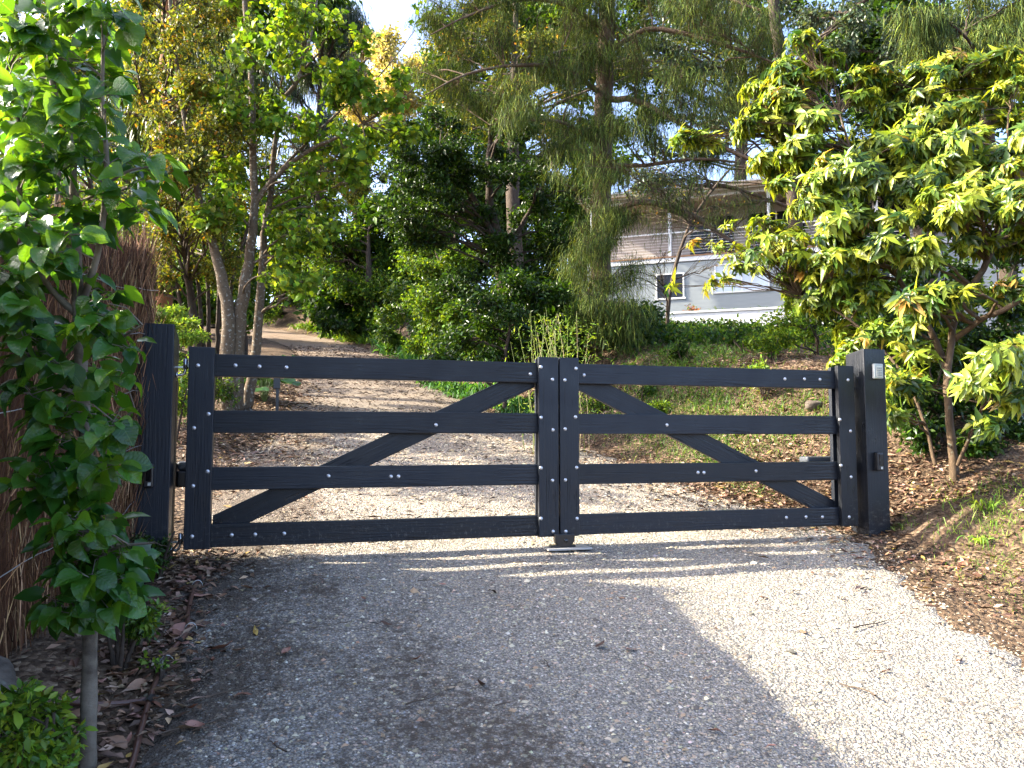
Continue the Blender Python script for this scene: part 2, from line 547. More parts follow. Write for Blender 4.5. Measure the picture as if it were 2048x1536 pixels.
def smooth_path(pts, n=14):
    """Catmull-Rom through (x,y,z,r) points"""
    P = np.asarray(pts, float)
    P = np.vstack([2 * P[0] - P[1], P, 2 * P[-1] - P[-2]])
    out = []
    m = len(P) - 3
    per = max(2, n // m)
    for i in range(m):
        a, b, c, d = P[i:i + 4]
        for t in np.linspace(0, 1, per, endpoint=False):
            out.append(.5 * ((2 * b) + (c - a) * t + (2 * a - 5 * b + 4 * c - d) * t * t + (3 * b - a - 3 * c + d) * t ** 3))
    out.append(P[-2])
    out = np.array(out)
    if out.shape[1] > 3: out[:, 3] = np.maximum(out[:, 3], .002)
    return out


LEAF = {
    'diamond': ([(0, 0, 0), (.45, 1, .07), (.45, -1, .07), (1, 0, -.08)], [(0, 2, 3), (0, 3, 1)]),
    'oval': ([(0, 0, 0), (.3, .85, .06), (.3, 0, 0), (.3, -.85, .06), (.7, .75, .01), (.7, 0, -.05), (.7, -.75, .01), (1, 0, -.2)],
             [(0, 2, 1), (0, 3, 2), (1, 2, 5), (1, 5, 4), (2, 3, 6), (2, 6, 5), (4, 5, 7), (5, 6, 7)]),
    'lance': ([(0, 0, 0), (.42, 1, .05), (.5, 0, -.03), (.42, -1, .05), (1, 0, -.2)], [(0, 2, 1), (0, 3, 2), (1, 2, 4), (2, 3, 4)]),
    'heart': ([(.06, 0, 0), (-.04, .55, .05), (.3, 1, .08), (.68, .62, .03), (1, 0, -.16), (.68, -.62, .03), (.3, -1, .08), (-.04, -.55, .05), (.5, 0, -.02)],
              [(0, 8, 1), (1, 8, 2), (2, 8, 3), (3, 8, 4), (4, 8, 5), (5, 8, 6), (6, 8, 7), (7, 8, 0)]),
}


class Leaves:
    def __init__(s): s.V = []; s.T = []; s.C = []; s.n = 0

    def add(s, P, A, Nn, L, W, cols, kind='diamond'):
        n = len(P)
        if n == 0: return
        tv, tt = LEAF[kind]
        tv = np.array(tv); tt = np.array(tt)
        A = unit(A); B = unit(np.cross(Nn, A)); Nn = np.cross(A, B)
        L = np.broadcast_to(L, (n,))[:, None, None]; W = np.broadcast_to(W, (n,))[:, None, None]
        V = P[:, None] + A[:, None] * (tv[None, :, 0:1] * L) + B[:, None] * (tv[None, :, 1:2] * W * .5) + Nn[:, None] * (tv[None, :, 2:3] * L)
        k = len(tv)
        s.V.append(V.reshape(-1, 3))
        s.T.append((tt[None] + k * np.arange(n)[:, None, None]).reshape(-1, 3) + s.n)
        s.C.append(np.repeat(cols, k, 0))
        s.n += n * k

    def blades(s, P, D, L, W, droop, cols, seg=3):
        """curved strap leaves: start P, initial direction D, gravity droop"""
        n = len(P)
        if n == 0: return
        D = unit(D)
        side = unit(np.cross(D, np.array([.02, .01, 1.])) + rng.normal(0, .25, (n, 3)))
        L = np.broadcast_to(L, (n,))[:, None]; W = np.broadcast_to(W, (n,))[:, None]; droop = np.broadcast_to(droop, (n,))[:, None]
        rows = []
        for i in range(seg + 1):
            t = i / seg
            c = P + D * L * t * (1 - .25 * droop * t) + np.array([0, 0, -1.]) * L * droop * t * t * .75
            w = W * (.5 * (1 - t ** 2.2) + .02) * (1 if i else .7)
            rows += [c - side * w, c + side * w]
        V = np.stack(rows, 1); k = 2 * (seg + 1)
        tt = []
        for i in range(seg):
            a = 2 * i; tt += [(a, a + 1, a + 3), (a, a + 3, a + 2)]
        tt = np.array(tt)
        s.V.append(V.reshape(-1, 3))
        s.T.append((tt[None] + k * np.arange(n)[:, None, None]).reshape(-1, 3) + s.n)
        s.C.append(np.repeat(cols, k, 0)); s.n += n * k

    def mesh(s, name, mat):
        return mesh_np(name, np.concatenate(s.V), np.concatenate(s.T), mat, np.concatenate(s.C))


def palette(n, pal, jit=.22):
    cs = np.array([p[:3] for p in pal]); w = np.array([p[3] for p in pal]); w = w / w.sum()
    c = cs[rng.choice(len(cs), n, p=w)]
    c = c * np.exp(rng.normal(0, jit, (n, 1))) * np.exp(rng.normal(0, .06, (n, 3)))
    return np.clip(c, .003, .8)


def rdir(n):
    return unit(rng.normal(0, 1, (n, 3)))


PAL = {
    'dark': [(.012, .034, .004, 5), (.024, .060, .006, 4), (.060, .115, .010, 1.8)],
    'mid': [(.030, .075, .008, 4), (.065, .125, .012, 4), (.13, .195, .016, 2)],
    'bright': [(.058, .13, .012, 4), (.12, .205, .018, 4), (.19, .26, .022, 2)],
    'lime': [(.095, .19, .028, 3), (.16, .26, .035, 4), (.22, .30, .045, 2)],
    'olive': [(.055, .085, .016, 4), (.105, .125, .020, 4), (.17, .17, .026, 2), (.26, .15, .025, .5)],
    'gold': [(.34, .31, .13, 4), (.42, .39, .16, 3), (.27, .24, .13, 3)],
    'weep': [(.026, .050, .010, 4), (.062, .098, .017, 4), (.15, .185, .03, 3)],
    'blue': [(.035, .060, .035, 4), (.055, .085, .045, 3), (.10, .12, .05, 1)],
    'rhodo': [(.025, .058, .012, 2.5), (.07, .12, .018, 3), (.145, .215, .025, 4), (.245, .295, .028, 6), (.30, .20, .04, .35)],
    'grass': [(.05, .12, .02, 4), (.09, .18, .028, 4), (.16, .2, .05, 1)],
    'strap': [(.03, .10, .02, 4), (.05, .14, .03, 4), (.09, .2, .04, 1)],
}


def tree(name, label, cat, stems, clumps, leaf, bark, group=None, base=None, indiv=0, stem_name='trunk', keep_branches=True):
    """stems: list of [(x,y,z,r)...]; clumps: (centre, radii, n_twigs). Empty > trunk(s), branches, twigs, foliage."""
    S = [smooth_path(s, 4 * len(s)) for s in stems]
    b = S[0][0, :3] if base is None else base
    root = empty(name, b, label, cat, group)
    for s in S:
        t = Tubes(); P = s.copy()
        P[:, :3] += rng.normal(0, .12, (len(P), 3)) * P[:, 3:4]
        t.add(P[:, :3], P[:, 3], 10)
        link(stem_name, t.mesh(stem_name, M[bark]), root, world=True)
    SP = np.concatenate(S)
    lf = Leaves(); tw = Tubes()
    chosen = []
    for ci, (c, r, ntw) in enumerate(clumps):
        c = np.asarray(c, float); r = np.broadcast_to(np.asarray(r, float), (3,))
        dv = SP[:, :3] - c
        low = np.where(dv[:, 2] > -.15 * np.linalg.norm(dv[:, :2], axis=1), 2.5, 1.)
        k = int(np.argmin(np.linalg.norm(dv, axis=1) * low))
        a = SP[k, :3]; d = c - a; ln = np.linalg.norm(d)
        r_at = min(SP[k, 3] * .7, leaf.get('limb', .008 + .012 * ln))
        ts = np.linspace(0, 1, 9)
        side = unit(np.cross(d, [0, 0, 1]) + 1e-6) * rng.normal(0, .10) * ln
        P = a + d * ts[:, None] + (np.array([0, 0, leaf.get('arch', .08) * ln]) + side) * np.sin(ts * math.pi)[:, None] + rng.normal(0, .018, (9, 3)) * ln * np.sin(ts * math.pi)[:, None]
        if ln > .08:
            t = Tubes(); t.add(P, np.linspace(r_at, max(.3 * r_at, .003), 9), 6)
            if keep_branches: link('branch', t.mesh('branch', M[bark]), root, world=True)
            else:
                tw.V += [v for v in t.V]; tw.Q += [q + tw.n for q in t.Q]; tw.n += t.n
        # twigs
        n = ntw
        rho = rng.uniform(.25, 1., (n, 1)) ** .6
        E = c + rdir(n) * r * rho
        q = rng.uniform(leaf.get('from', .45), 1., n)
        idx = q * 8; i0 = np.minimum(idx.astype(int), 7); fr = (idx - i0)[:, None]
        St = P[i0] * (1 - fr) + P[i0 + 1] * fr
        ln2 = np.linalg.norm(E - St, axis=1, keepdims=True)
        Mi = (St + E) / 2 + rng.normal(0, .09, (n, 3)) * ln2 + np.array([0, 0, leaf.get('twlift', .08)]) * ln2
        tw.twigs(St, Mi, E, leaf.get('tr', .006), leaf.get('tr', .006) * .45, leaf.get('thin', False))
        m_ = leaf['n']
        mode = leaf.get('mode', 'alt')
        tdir = unit(E - Mi)
        if mode == 'whorl':
            cnt = m_
            ph = (np.arange(cnt)[None] * 2.39996 + rng.uniform(0, 6.28, (n, 1)))
            ax = unit(tdir + np.array([0, 0, .5]))
            X = unit(np.cross(ax, np.array([.3, .9, .1]))); Y = np.cross(ax, X)
            rad = np.cos(ph)[..., None] * X[:, None] + np.sin(ph)[..., None] * Y[:, None]
            tilt = rng.uniform(-.55, .55, (n, cnt, 1))
            A = unit(rad + ax[:, None] * tilt * .8 + np.array([0, 0, -leaf.get('droop', .25)]) + rng.normal(0, .15, (n, cnt, 3)))
            Pp = E[:, None] - tdir[:, None] * rng.uniform(0, leaf['L'] * .45, (n, cnt, 1))
            Nn = unit(ax[:, None] + rng.normal(0, .2, (n, cnt, 3)))
            Pp, A, Nn = Pp.reshape(-1, 3), A.reshape(-1, 3), Nn.reshape(-1, 3)
            ccol = np.repeat(palette(n, PAL[leaf['pal']], .12), cnt, 0) * np.exp(rng.normal(0, .18, (n * cnt, 1)))
        else:
            t = rng.uniform(leaf.get('t0', .15), 1., (n, m_, 1))
            Pp = (1 - t) ** 2 * St[:, None] + 2 * t * (1 - t) * Mi[:, None] + t * t * E[:, None]
            Pp = (Pp + rng.normal(0, leaf.get('spread', .04), (n, m_, 3))).reshape(-1, 3)
            A = unit(np.repeat(tdir, m_, 0) * .55 + rdir(n * m_) * .9 + np.array([0, 0, -leaf.get('droop', .25)]))
            Nn = unit(np.array([0, 0, leaf.get('flat', .8)]) + rdir(n * m_))
            ccol = palette(len(Pp), PAL[leaf['pal']]) * np.repeat(np.exp(rng.normal(0, .15, (n, 1))), m_, 0)
        L = leaf['L'] * np.exp(rng.normal(0, .32 if mode == 'whorl' else .22, len(Pp)))
        if mode == 'weep':
            D = unit(A * .8 + np.array([0, 0, -.55]))
            lf.blades(Pp, D, L, leaf['W'], leaf.get('bend', .7), ccol, 2)
        elif indiv:
            chosen.append((Pp, A, Nn, L, ccol))
        else:
            lf.add(Pp, A, Nn, L, L * leaf['W'] / leaf['L'], ccol, leaf.get('kind', 'diamond'))
    if tw.n: tag(link('twigs', tw.mesh('twigs', M[leaf.get('tbark', bark)]), root, world=True), kind='stuff')
    if indiv:
        Pp, A, Nn, L, cc = [np.concatenate(x) for x in zip(*chosen)]
        q = Pp - CAM; dep = q @ CFW
        x = 1024 + FPX * (q @ CR) / dep; y = 768 - FPX * (q @ CUP) / dep
        score = np.where((x > 20) & (x < 2030) & (y > 10) & (y < 1500) & (dep > 1), dep, 99.) - np.abs(L) * 2 + rng.uniform(0, 1.2, len(L))
        order = np.argsort(score)
        near = order[:indiv]; rest = order[indiv:]
        lf.add(Pp[rest], A[rest], Nn[rest], L[rest], L[rest] * leaf['W'] / leaf['L'], cc[rest], leaf.get('rest', leaf.get('kind', 'diamond')))
        tv, tt = LEAF[leaf.get('kind', 'diamond')]
        tv = np.array(tv, float); tv[:, 1] *= .5 * leaf['W'] / leaf['L']
        me = mesh_np('leaf', tv, np.array(tt), M[leaf['imat']])
        for i in near:
            a = unit(A[i]); bb = unit(np.cross(Nn[i], a)); nn = np.cross(a, bb)
            o = bpy.data.objects.new('leaf', me); col.objects.link(o); o.parent = root
            mw = Matrix(((a[0], bb[0], nn[0], 0), (a[1], bb[1], nn[1], 0), (a[2], bb[2], nn[2], 0), (0, 0, 0, 1))) @ Matrix.Scale(float(L[i]), 4)
            mw.translation = Vector(Pp[i] - b)
            o.matrix_local = mw
    if lf.n: tag(link('foliage', lf.mesh('foliage', M[leaf['mat']]), root, world=True), kind='stuff')
    return root


def C_(lst, d, n, flat=.8, jit=.12, split=3, dens=2.1, grow=.9, jig=.55):
    """clumps from sightings (bx, by, radius in sight units[, distance]), each broken into smaller sprays"""
    out = []
    for q in lst:
        dd = q[3] if len(q) > 3 else d * (1 + rng.uniform(-jit, jit) * .6)
        r = q[2] * dd / FPX
        k = (q[4] if len(q) > 4 else n) * dens
        c = at(q[0], q[1], dd)
        for i in range(split):
            o = rng.normal(0, jig, 3) * r * np.array([1, 1, flat])
            f = grow * rng.uniform(.65, 1.15)
            out.append((c + o, (r * f, r * f, r * f * flat * rng.uniform(.6, 1.1)), max(3, int(k / split))))
    return out


def S_(lst, d):
    """stem from sightings (bx, by, radius in metres[, distance])"""
    return [(*at(q[0], q[1], q[3] if len(q) > 3 else d), q[2]) for q in lst]


def ground_base(s, r, lift=-.06):
    """put a foot on the ground below a stem's first point"""
    x, y = s[0][0], s[0][1]
    return [(x, y, float(G(x, y)) + lift, r)] + s

# ------------------------------------------------------------------ terrain and drive
def lines(a, b, fine0, fine1, step, grow):
    r = list(np.arange(fine0, fine1, step)); x = fine1; s = step
    while x < b: r.append(x); s *= grow; x += s
    x = fine0; s = step; l = []
    while x > a: s *= grow; x -= s; l.append(x)
    return np.array(sorted(l + r))


def grid_mesh(name, U, Vv, f, mat):
    uu, vv = np.meshgrid(U, Vv)
    P = np.stack([uu, vv, f(uu, vv)], -1).reshape(-1, 3)
    nu = len(U); i = np.arange(len(Vv) - 1)[:, None] * nu + np.arange(nu - 1)[None]
    Q = np.stack([i, i + 1, i + nu + 1, i + nu], -1).reshape(-1, 4)
    return mesh_np(name, P, Q, mat, smooth=True)


me = grid_mesh('ground', lines(-320, 320, -3.6, 5.2, .10, 1.12), lines(-260, 420, -4.2, 8., .10, 1.08), G, M['soil'])
tag(link('ground', me), kind='structure')
vs = np.concatenate([np.arange(-14, -4, .4), np.arange(-4, 8, .08), np.arange(8, 62, .3)])
nw = 60
t = np.linspace(0, 1, nw)[None]
wob = .05 * np.sin(vs * 3.3) + .04 * np.sin(vs * 7.7 + 1) + .03 * np.sin(vs * 15.1)
ll = (UC(vs) + UL(vs) + wob - .04)[:, None]; rr_ = (UC(vs) + UR(vs) + wob[::-1] + .04)[:, None]
uu = ll + (rr_ - ll) * t; vv = np.repeat(vs[:, None], nw, 1)
edge = np.minimum(t, 1 - t) * (rr_ - ll)
zz = H(uu, vv) + .004 + .006 * np.sin(uu * 5 + vv * 2.1) * np.sin(vv * 3.7) - .05 * (1 - sm(edge, 0, .12))
P = np.stack([uu, vv, zz], -1).reshape(-1, 3)
i = np.arange(len(vs) - 1)[:, None] * nw + np.arange(nw - 1)[None]
tag(link('driveway', mesh_np('driveway', P, np.stack([i, i + 1, i + nw + 1, i + nw], -1).reshape(-1, 4), M['gravel'], smooth=True)), kind='structure')


def drive_z(u, v):
    return H(u, v) + .004 + .006 * np.sin(u * 5 + v * 2.1) * np.sin(v * 3.7)


def in_view(u, v, z, m=40):
    q = np.stack([u, v, z], -1) - CAM; d = q @ CFW
    x = 1024 + FPX * (q @ CR) / d; y = 768 - FPX * (q @ CUP) / d
    return (d > .5) & (x > -m) & (x < 2048 + m) & (y < 1536 + m)


# loose chips of the gravel
n = 190000
v = -3.4 + 11 * rng.uniform(0, 1, n) ** 2.5
u = rng.uniform(-2.5, 2.5, n)
ok = (u > UL(v) - .05) & (u < UR(v) - .12 + .5 * rng.uniform(0, 1, n) ** 3.2 * (v < .4) + .1 * rng.uniform(0, 1, n) + .06 * np.sin(v * 9))
u, v = u[ok], v[ok]
z = np.where(off_road(u, v) < -.1, drive_z(u, v), np.maximum(G(u, v), drive_z(u, v) - .05 * sm(off_road(u, v), -.12, .0)))
ok = in_view(u, v, z)
u, v, z = u[ok], v[ok], z[ok]
n = len(u)
s = .0028 * np.exp(rng.normal(0, .45, n)) * (1 + .13 * np.clip(v + 3.0, 0, 9))
ang = rng.uniform(0, 6.28, n)
ca, sa = np.cos(ang), np.sin(ang)
V = np.empty((n, 5, 3))
for k, (cx, cy, cz) in enumerate([(-1, -1, 0), (1, -1, 0), (1, 1, 0), (-1, 1, 0), (.15, .1, 1)]):
    jx = cx * s * rng.uniform(.75, 1.5, n); jy = cy * s * rng.uniform(.6, 1.1, n)
    V[:, k, 0] = u + jx * ca - jy * sa; V[:, k, 1] = v + jx * sa + jy * ca
    V[:, k, 2] = z + (cz * s * rng.uniform(.7, 1.3, n) - .0015 + (1 - cz) * s * rng.uniform(-.2, .5, n))
bq = np.array([(0, 1, 4), (1, 2, 4), (2, 3, 4), (3, 0, 4)])
Q = (bq[None] + 5 * np.arange(n)[:, None, None]).reshape(-1, 3)
cc = palette(n, [(.05, .047, .042, 2.6), (.18, .150, .100, 3), (.37, .312, .212, 4), (.54, .465, .33, 3), (.72, .65, .50, 1.2), (.42, .28, .16, 1.6), (.27, .27, .26, .6)], .14)
tag(link('loose_gravel', mesh_np('loose_gravel', V.reshape(-1, 3), Q, M['chips'], np.repeat(cc, 5, 0))), 'pale crushed stone chips lying loose over the drive', 'gravel', kind='stuff')

# ------------------------------------------------------------------ gate
bolt_me = lathe_mesh('bolt', [(0, .0075), (.004, .0072), (.008, .0058), (.0112, .003), (.0122, 0), (.0122, -.003)], M['galv'], 14)


def board(name, parent, x0, z0, x1, z1, y0, y1, mat='wood', rot=0):
    """board lying in the gate's plane; its own X runs along the grain"""
    me = box_mesh(name, x1 - x0, y1 - y0, z1 - z0, M[mat])
    return link(name, me, parent, ((x0 + x1) / 2, (y0 + y1) / 2, (z0 + z1) / 2), (0, rot, 0))


def upright(name, parent, u0, u1, z0, z1, y0, y1, mat='wood'):
    me = box_mesh(name, z1 - z0, y1 - y0, u1 - u0, M[mat])
    return link(name, me, parent, ((u0 + u1) / 2, (y0 + y1) / 2, (z0 + z1) / 2), (0, -math.pi / 2, 0))


YF, YB, TH = -.0225, .0225, .036
STL = [(-2.26, 1.144), (-2.194, .859), (-2.272, .776), (-2.191, .522), (-2.268, .439), (-2.266, .148), (-.141, 1.187), (-.061, 1.106), (-.142, .853), (-.059, .771), (-.143, .522), (-.064, .439), (-.144, .193), (-.061, .107)]
RLL = [(-2.054, 1.153), (-1.917, 1.15), (-1.76, 1.148), (-.203, 1.142), (-.835, .801), (-1.499, .485), (-1.118, .477), (-1.071, .477), (-2.052, .145), (-1.92, .144), (-1.754, .144)]
STR = [(.105, 1.183), (.026, 1.104), (.1, .858), (.026, .778), (.105, .522), (.026, .441), (.106, .186), (.027, .104), (2.256, 1.149), (2.176, .854), (2.264, .77), (2.173, .516), (2.256, .431), (2.229, .139)]
RLR = [(.176, 1.144), (1.741, 1.149), (1.907, 1.152), (2.04, 1.151), (.788, .808), (1.022, .477), (1.068, .476), (1.484, .482), (1.725, .145), (1.889, .145), (2.028, .141)]
ZB = [.075, .410, .746, 1.083]


def gate(label, a, b, hs, ms, st, rl, brace):
    """a<b: ends of the leaf; hs: hinge stile (u0,u1); ms: meeting stile"""
    root = empty('gate_leaf', (0, 0, 0), label, 'gate')
    for z in ZB:
        dz = rng.uniform(-.002, .002)
        board('rail', root, a, z + dz, b, z + .135 + dz, YF, YB)
    for (u0, u1) in (hs, ms):
        upright('stile', root, u0, u1, .072, 1.255, YF - TH - .001, YF - .001)
        upright('back_stile', root, u0 + .004, u1 - .004, .075, 1.25, YB + .001, YB + TH)
    (x0, z0), (x1, z1), w = brace
    L = math.hypot(x1 - x0, z1 - z0); ang = math.atan2(z1 - z0, x1 - x0)
    # ends cut square to the rails
    k = w / 2 / math.sin(abs(ang))
    sg = 1 if ang > 0 else -1
    hx = L / 2 + .12
    me = prism_mesh('brace', [(-hx - k * .0, -w / 2), (hx, -w / 2), (hx, w / 2), (-hx, w / 2)], TH - .002, M['wood'])
    # trim the overrun where it meets the stiles and rails
    bm = bmesh.new(); bm.from_mesh(me)
    R = Matrix.Rotation(-ang, 4, 'Y'); Ri = R.inverted()
    mid = Vector(((x0 + x1) / 2, 0, (z0 + z1) / 2))
    for pt, nn in (((x0 if sg > 0 else x0, 0, 0), (-1, 0, 0)), ((x1, 0, 0), (1, 0, 0)), ((0, 0, ZB[3] + .05), (0, 0, 1)), ((0, 0, ZB[0] + .09), (0, 0, -1))):
        lc = Ri @ (Vector(pt) - mid); ln = Ri @ Vector(nn)
        g = bmesh.ops.bisect_plane(bm, geom=bm.verts[:] + bm.edges[:] + bm.faces[:], plane_co=lc, plane_no=ln, clear_outer=True)
        ed = [e for e in g['geom_cut'] if isinstance(e, bmesh.types.BMEdge)]
        if ed: bmesh.ops.contextual_create(bm, geom=ed)
    bm.to_mesh(me); bm.free()
    link('brace', me, root, (mid.x, YB + .001 + TH / 2, mid.z), (0, -ang, 0))
    for u, z in st: link('bolt', bolt_me, root, (u, YF - TH - .001, z), (math.pi / 2, 0, 0))
    for u, z in rl: link('bolt', bolt_me, root, (u, YF, z), (math.pi / 2, 0, 0))
    return root


gl = gate('black timber gate leaf whose brace rises towards the middle, hung beside the leafy tree', -2.316, -.012, (-2.312, -2.168), (-.156, -.0205), STL, RLL, ((-2.164, .185), (-.16, 1.13), .132))
gr = gate('black timber gate leaf whose brace falls towards the keypad post', .012, 2.31, (2.168, 2.309), (-.0105, .125), STR, RLR, ((.13, 1.13), (2.164, .185), .132))
# hinge straps on the leaf
for z in (.13, 1.155):
    link('hinge_barrel', lathe_mesh('hinge_barrel', [(.0, -.03), (.014, -.03), (.014, .03), (0, .03)], M['chrome'], 12), gl, (-2.335, .0, z))
    link('hinge_strap', box_mesh('hinge_strap', .05, .008, .034, M['chrome'], .001), gl, (-2.322, -.0, z))
    link('hinge_barrel', lathe_mesh('hinge_barrel', [(.0, -.03), (.014, -.03), (.014, .03), (0, .03)], M['chrome'], 12), gr, (2.326, .02, z))


def post(label, u0, u1, y0, y1, ztop, zback, side):
    x, y = (u0 + u1) / 2, (y0 + y1) / 2
    zg = min(float(G(x, y)), float(H(x, y))) - .25
    root = empty('gate_post', (x, y, zg), label, 'gate post')
    w, dpt = (u1 - u0) / 2, (y1 - y0) / 2
    bm = bmesh.new()
    # own X is the grain (vertical)
    vb = [bm.verts.new(p) for p in ((0, -dpt, -w), (0, -dpt, w), (0, dpt, w), (0, dpt, -w))]
    hf, hb = ztop - zg, zback - zg
    vt = [bm.verts.new(p) for p in ((hf, -dpt, -w), (hf, -dpt, w), (hb, dpt, w), (hb, dpt, -w))]
    bm.faces.new(vb[::-1]); bm.faces.new(vt)
    for i in range(4): bm.faces.new((vb[i], vb[(i + 1) % 4], vt[(i + 1) % 4], vt[i]))
    bmesh.ops.recalc_face_normals(bm, faces=bm.faces[:])
    bmesh.ops.bevel(bm, geom=bm.edges[:], offset=.006, segments=2, affect='EDGES', profile=.6)
    o = link('shaft', bm_mesh('shaft', bm, M['wood']), root, (0, 0, 0), (0, -math.pi / 2, 0))
    return root


pl = post('thick black timber post holding the gate beside the brush fence', -2.592, -2.388, -.1, .104, 1.381, 1.312, 1)
pr = post('thick black timber post with a keypad on its face', 2.367, 2.555, -.1, .1, 1.384, 1.357, -1)


def hook(parent, x0, sgn, z, yy=0.):
    """gudgeon pin: threaded bar out of the post, turned up"""
    t = Tubes()
    pts = [(x0, yy, z - .065), (x0 + sgn * .03, yy, z - .065), (x0 + sgn * .045, yy, z - .058), (x0 + sgn * .052, yy, z - .04), (x0 + sgn * .053, yy, z - .0), (x0 + sgn * .053, yy, z + .035)]
    t.add(np.array(pts) - np.array(parent.location), .008, 10)
    link('hinge_pin', t.mesh('hinge_pin', M['chrome']), parent)
    q = np.array((x0 + sgn * .006, yy, z - .065)) - np.array(parent.location)
    link('nut', lathe_mesh('nut', [(0, -.006), (.016, -.006), (.016, .006), (0, .006)], M['chrome'], 6, False), parent, q, (0, math.pi / 2, 0))
    q = np.array((x0 + sgn * .02, yy, z - .018)) - np.array(parent.location)
    link('lock_bar', box_mesh('lock_bar', .055, .012, .010, M['chrome'], .001), parent, q)


hook(pl, -2.388, 1, 1.155)
hook(pl, -2.388, 1, .13)
hook(pr, 2.367, -1, 1.155, .02)
hook(pr, 2.367, -1, .13, .02)
# bare strip on the edge of the left post
link('sawn_edge', box_mesh('sawn_edge', .004, .06, .95, M['sawn'], 0), pl, np.array((-2.3862, .06, .58)) - np.array(pl.location))
# conduit and lamp on the keypad post
link('conduit', box_mesh('conduit', .02, .026, 1.0, M['cork'], .004), pr, np.array((2.566, -.02, .48)) - np.array(pr.location))


def photocell(label, u, z):
    r = empty('gate_sensor', (u, -.1, z), label, 'sensor')
    link('housing', box_mesh('housing', .052, .04, .135, M['blackplastic'], .010, 3), r, (0, -.0205, 0))
    link('lens', box_mesh('lens', .030, .006, .085, M['lens'], .002), r, (.004, -.0425, .012))
    link('badge', box_mesh('badge', .016, .003, .018, M['keypad'], .0006), r, (.008, -.0422, -.047))


photocell('slim black photocell on the post beside the brush fence', -2.497, .505)
photocell('slim black photocell below the keypad', 2.452, .545)
kp = empty('keypad', (2.475, -.1, 1.215), 'silver entry keypad screwed to the black post', 'keypad')
link('housing', box_mesh('housing', .082, .024, .112, M['keypad'], .006, 3), kp, (0, -.0125, 0))
link('face_plate', box_mesh('face_plate', .050, .002, .078, M['cream'], .0006), kp, (.004, -.0257, -.004))
bme = box_mesh('button', .0115, .004, .0125, plain("keypad_button", (.30, .31, .30), .35, .5, .3, .1, 30, 0), .001)
for i in range(3):
    for j in range(4):
        link('button', bme, kp, (.004 + (i - 1) * .0155, -.028, .022 - j * .0175))
lm = empty('wall_lamp', (2.556, .0, 1.21), 'round cream lamp on the side of the keypad post', 'lamp')
link('bracket', box_mesh('bracket', .018, .05, .11, M['cork'], .003), lm, (.0095, 0, -.02))
link('globe', lathe_mesh('globe', [(0, 0), (.036, 0), (.040, .010), (.038, .028), (.028, .042), (.012, .050), (0, .051)], M['cream'], 20), lm, (.019, 0, .01), (0, math.pi / 2, 0))


def motor(label, root_loc, parts):
    r = empty('gate_motor', root_loc, label, 'gate motor')
    for nm, sx, sy, sz, off, mt, bv in parts:
        link(nm, box_mesh(nm, sx, sy, sz, M[mt], bv, 4), r, off)
    return r


motor('grey and black gate motor behind the post by the brush fence', (-2.386, .19, .5), [
    ('bracket', .05, .11, .15, (-.026, -.03, -.01), 'blackplastic', .004),
    ('casing', .20, .12, .10, (.10, .0, -.03), 'blackplastic', .012),
    ('cover', .20, .10, .055, (.10, .0, .048), 'greyplastic', .02),
    ('arm', .50, .035, .04, (.42, -.03, -.0), 'greyplastic', .008)])
motor('dark rounded gate motor behind the leaf by the keypad post', (2.33, .22, .5), [
    ('bracket', .05, .10, .13, (.04, -.05, -.02), 'blackplastic', .004),
    ('casing', .30, .13, .10, (-.14, .0, -.02), 'blackplastic', .02),
    ('cover', .28, .11, .05, (-.14, .0, .052), 'greyplastic', .022)])

# centre stop on its plate
zc = float(drive_z(0., -.06))
gs = empty('gate_stop', (.005, -.075, zc), 'black half round gate stop on a flat steel plate', 'gate stop')
link('plate', box_mesh('plate', .30, .16, .012, M['steelplate'], .002), gs, (.02, 0, .006))
prof = [(-.068, 0.095)] + [(-.068 * math.cos(a), .062 - .05 * math.sin(a)) for a in np.linspace(0, math.pi, 11)] + [(.068, .095)]
link('bracket', prism_mesh('bracket', prof, .045, M['blackplastic'], .004), gs, (0, -.01, .002))
link('foot', box_mesh('foot', .17, .06, .014, M['blackplastic'], .003), gs, (-.01, .0, .02))
link('bolt_hole', lathe_mesh('bolt_hole', [(0, .004), (.012, .004), (.014, 0)], M['lens'], 12), gs, (.005, -.0335, .055), (math.pi / 2, 0, 0))

# ------------------------------------------------------------------ brush fence
FP = np.array([(-2.64, .16), (-2.70, -.6), (-2.84, -1.5), (-3.05, -3.0), (-3.3, -5.0), (-3.6, -8.0)])
fl_ = np.concatenate([[0], np.cumsum(np.linalg.norm(np.diff(FP, axis=0), axis=1))])


def fpos(s):
    return np.stack([np.interp(s, fl_, FP[:, 0]), np.interp(s, fl_, FP[:, 1])], -1)


fe = empty('brush_fence', (FP[0][0], FP[0][1], float(G(*FP[0]))), 'brown brush fence of packed vertical twigs beside the drive', 'fence')
ss = np.linspace(0, fl_[-1], 60)
fp = fpos(ss); tg = unit(np.gradient(fp, axis=0)); nm = np.stack([-tg[:, 1], tg[:, 0]], -1)   # towards the drive
if nm[0, 0] < 0: nm = -nm
V = []; Q = []
gz = G(fp[:, 0], fp[:, 1])
for k, (o, z) in enumerate([(.05, -.1), (.05, 1.80), (-.12, 1.80), (-.12, -.1)]):
    V.append(np.concatenate([fp + nm * o, (gz + z)[:, None]], 1))
V = np.concatenate(V); n = len(ss)
for a, b in ((0, 1), (1, 2), (2, 3)):
    i = np.arange(n - 1)
    Q.append(np.stack([a * n + i, a * n + i + 1, b * n + i + 1, b * n + i], -1))
Q = np.concatenate(Q)
Q = np.vstack([Q, [[0, n, 2 * n, 3 * n]]])
link('brush_core', mesh_np('brush_core', V, Q, M['brushcore']), fe, world=True)
lf = Leaves()
nb = 21000
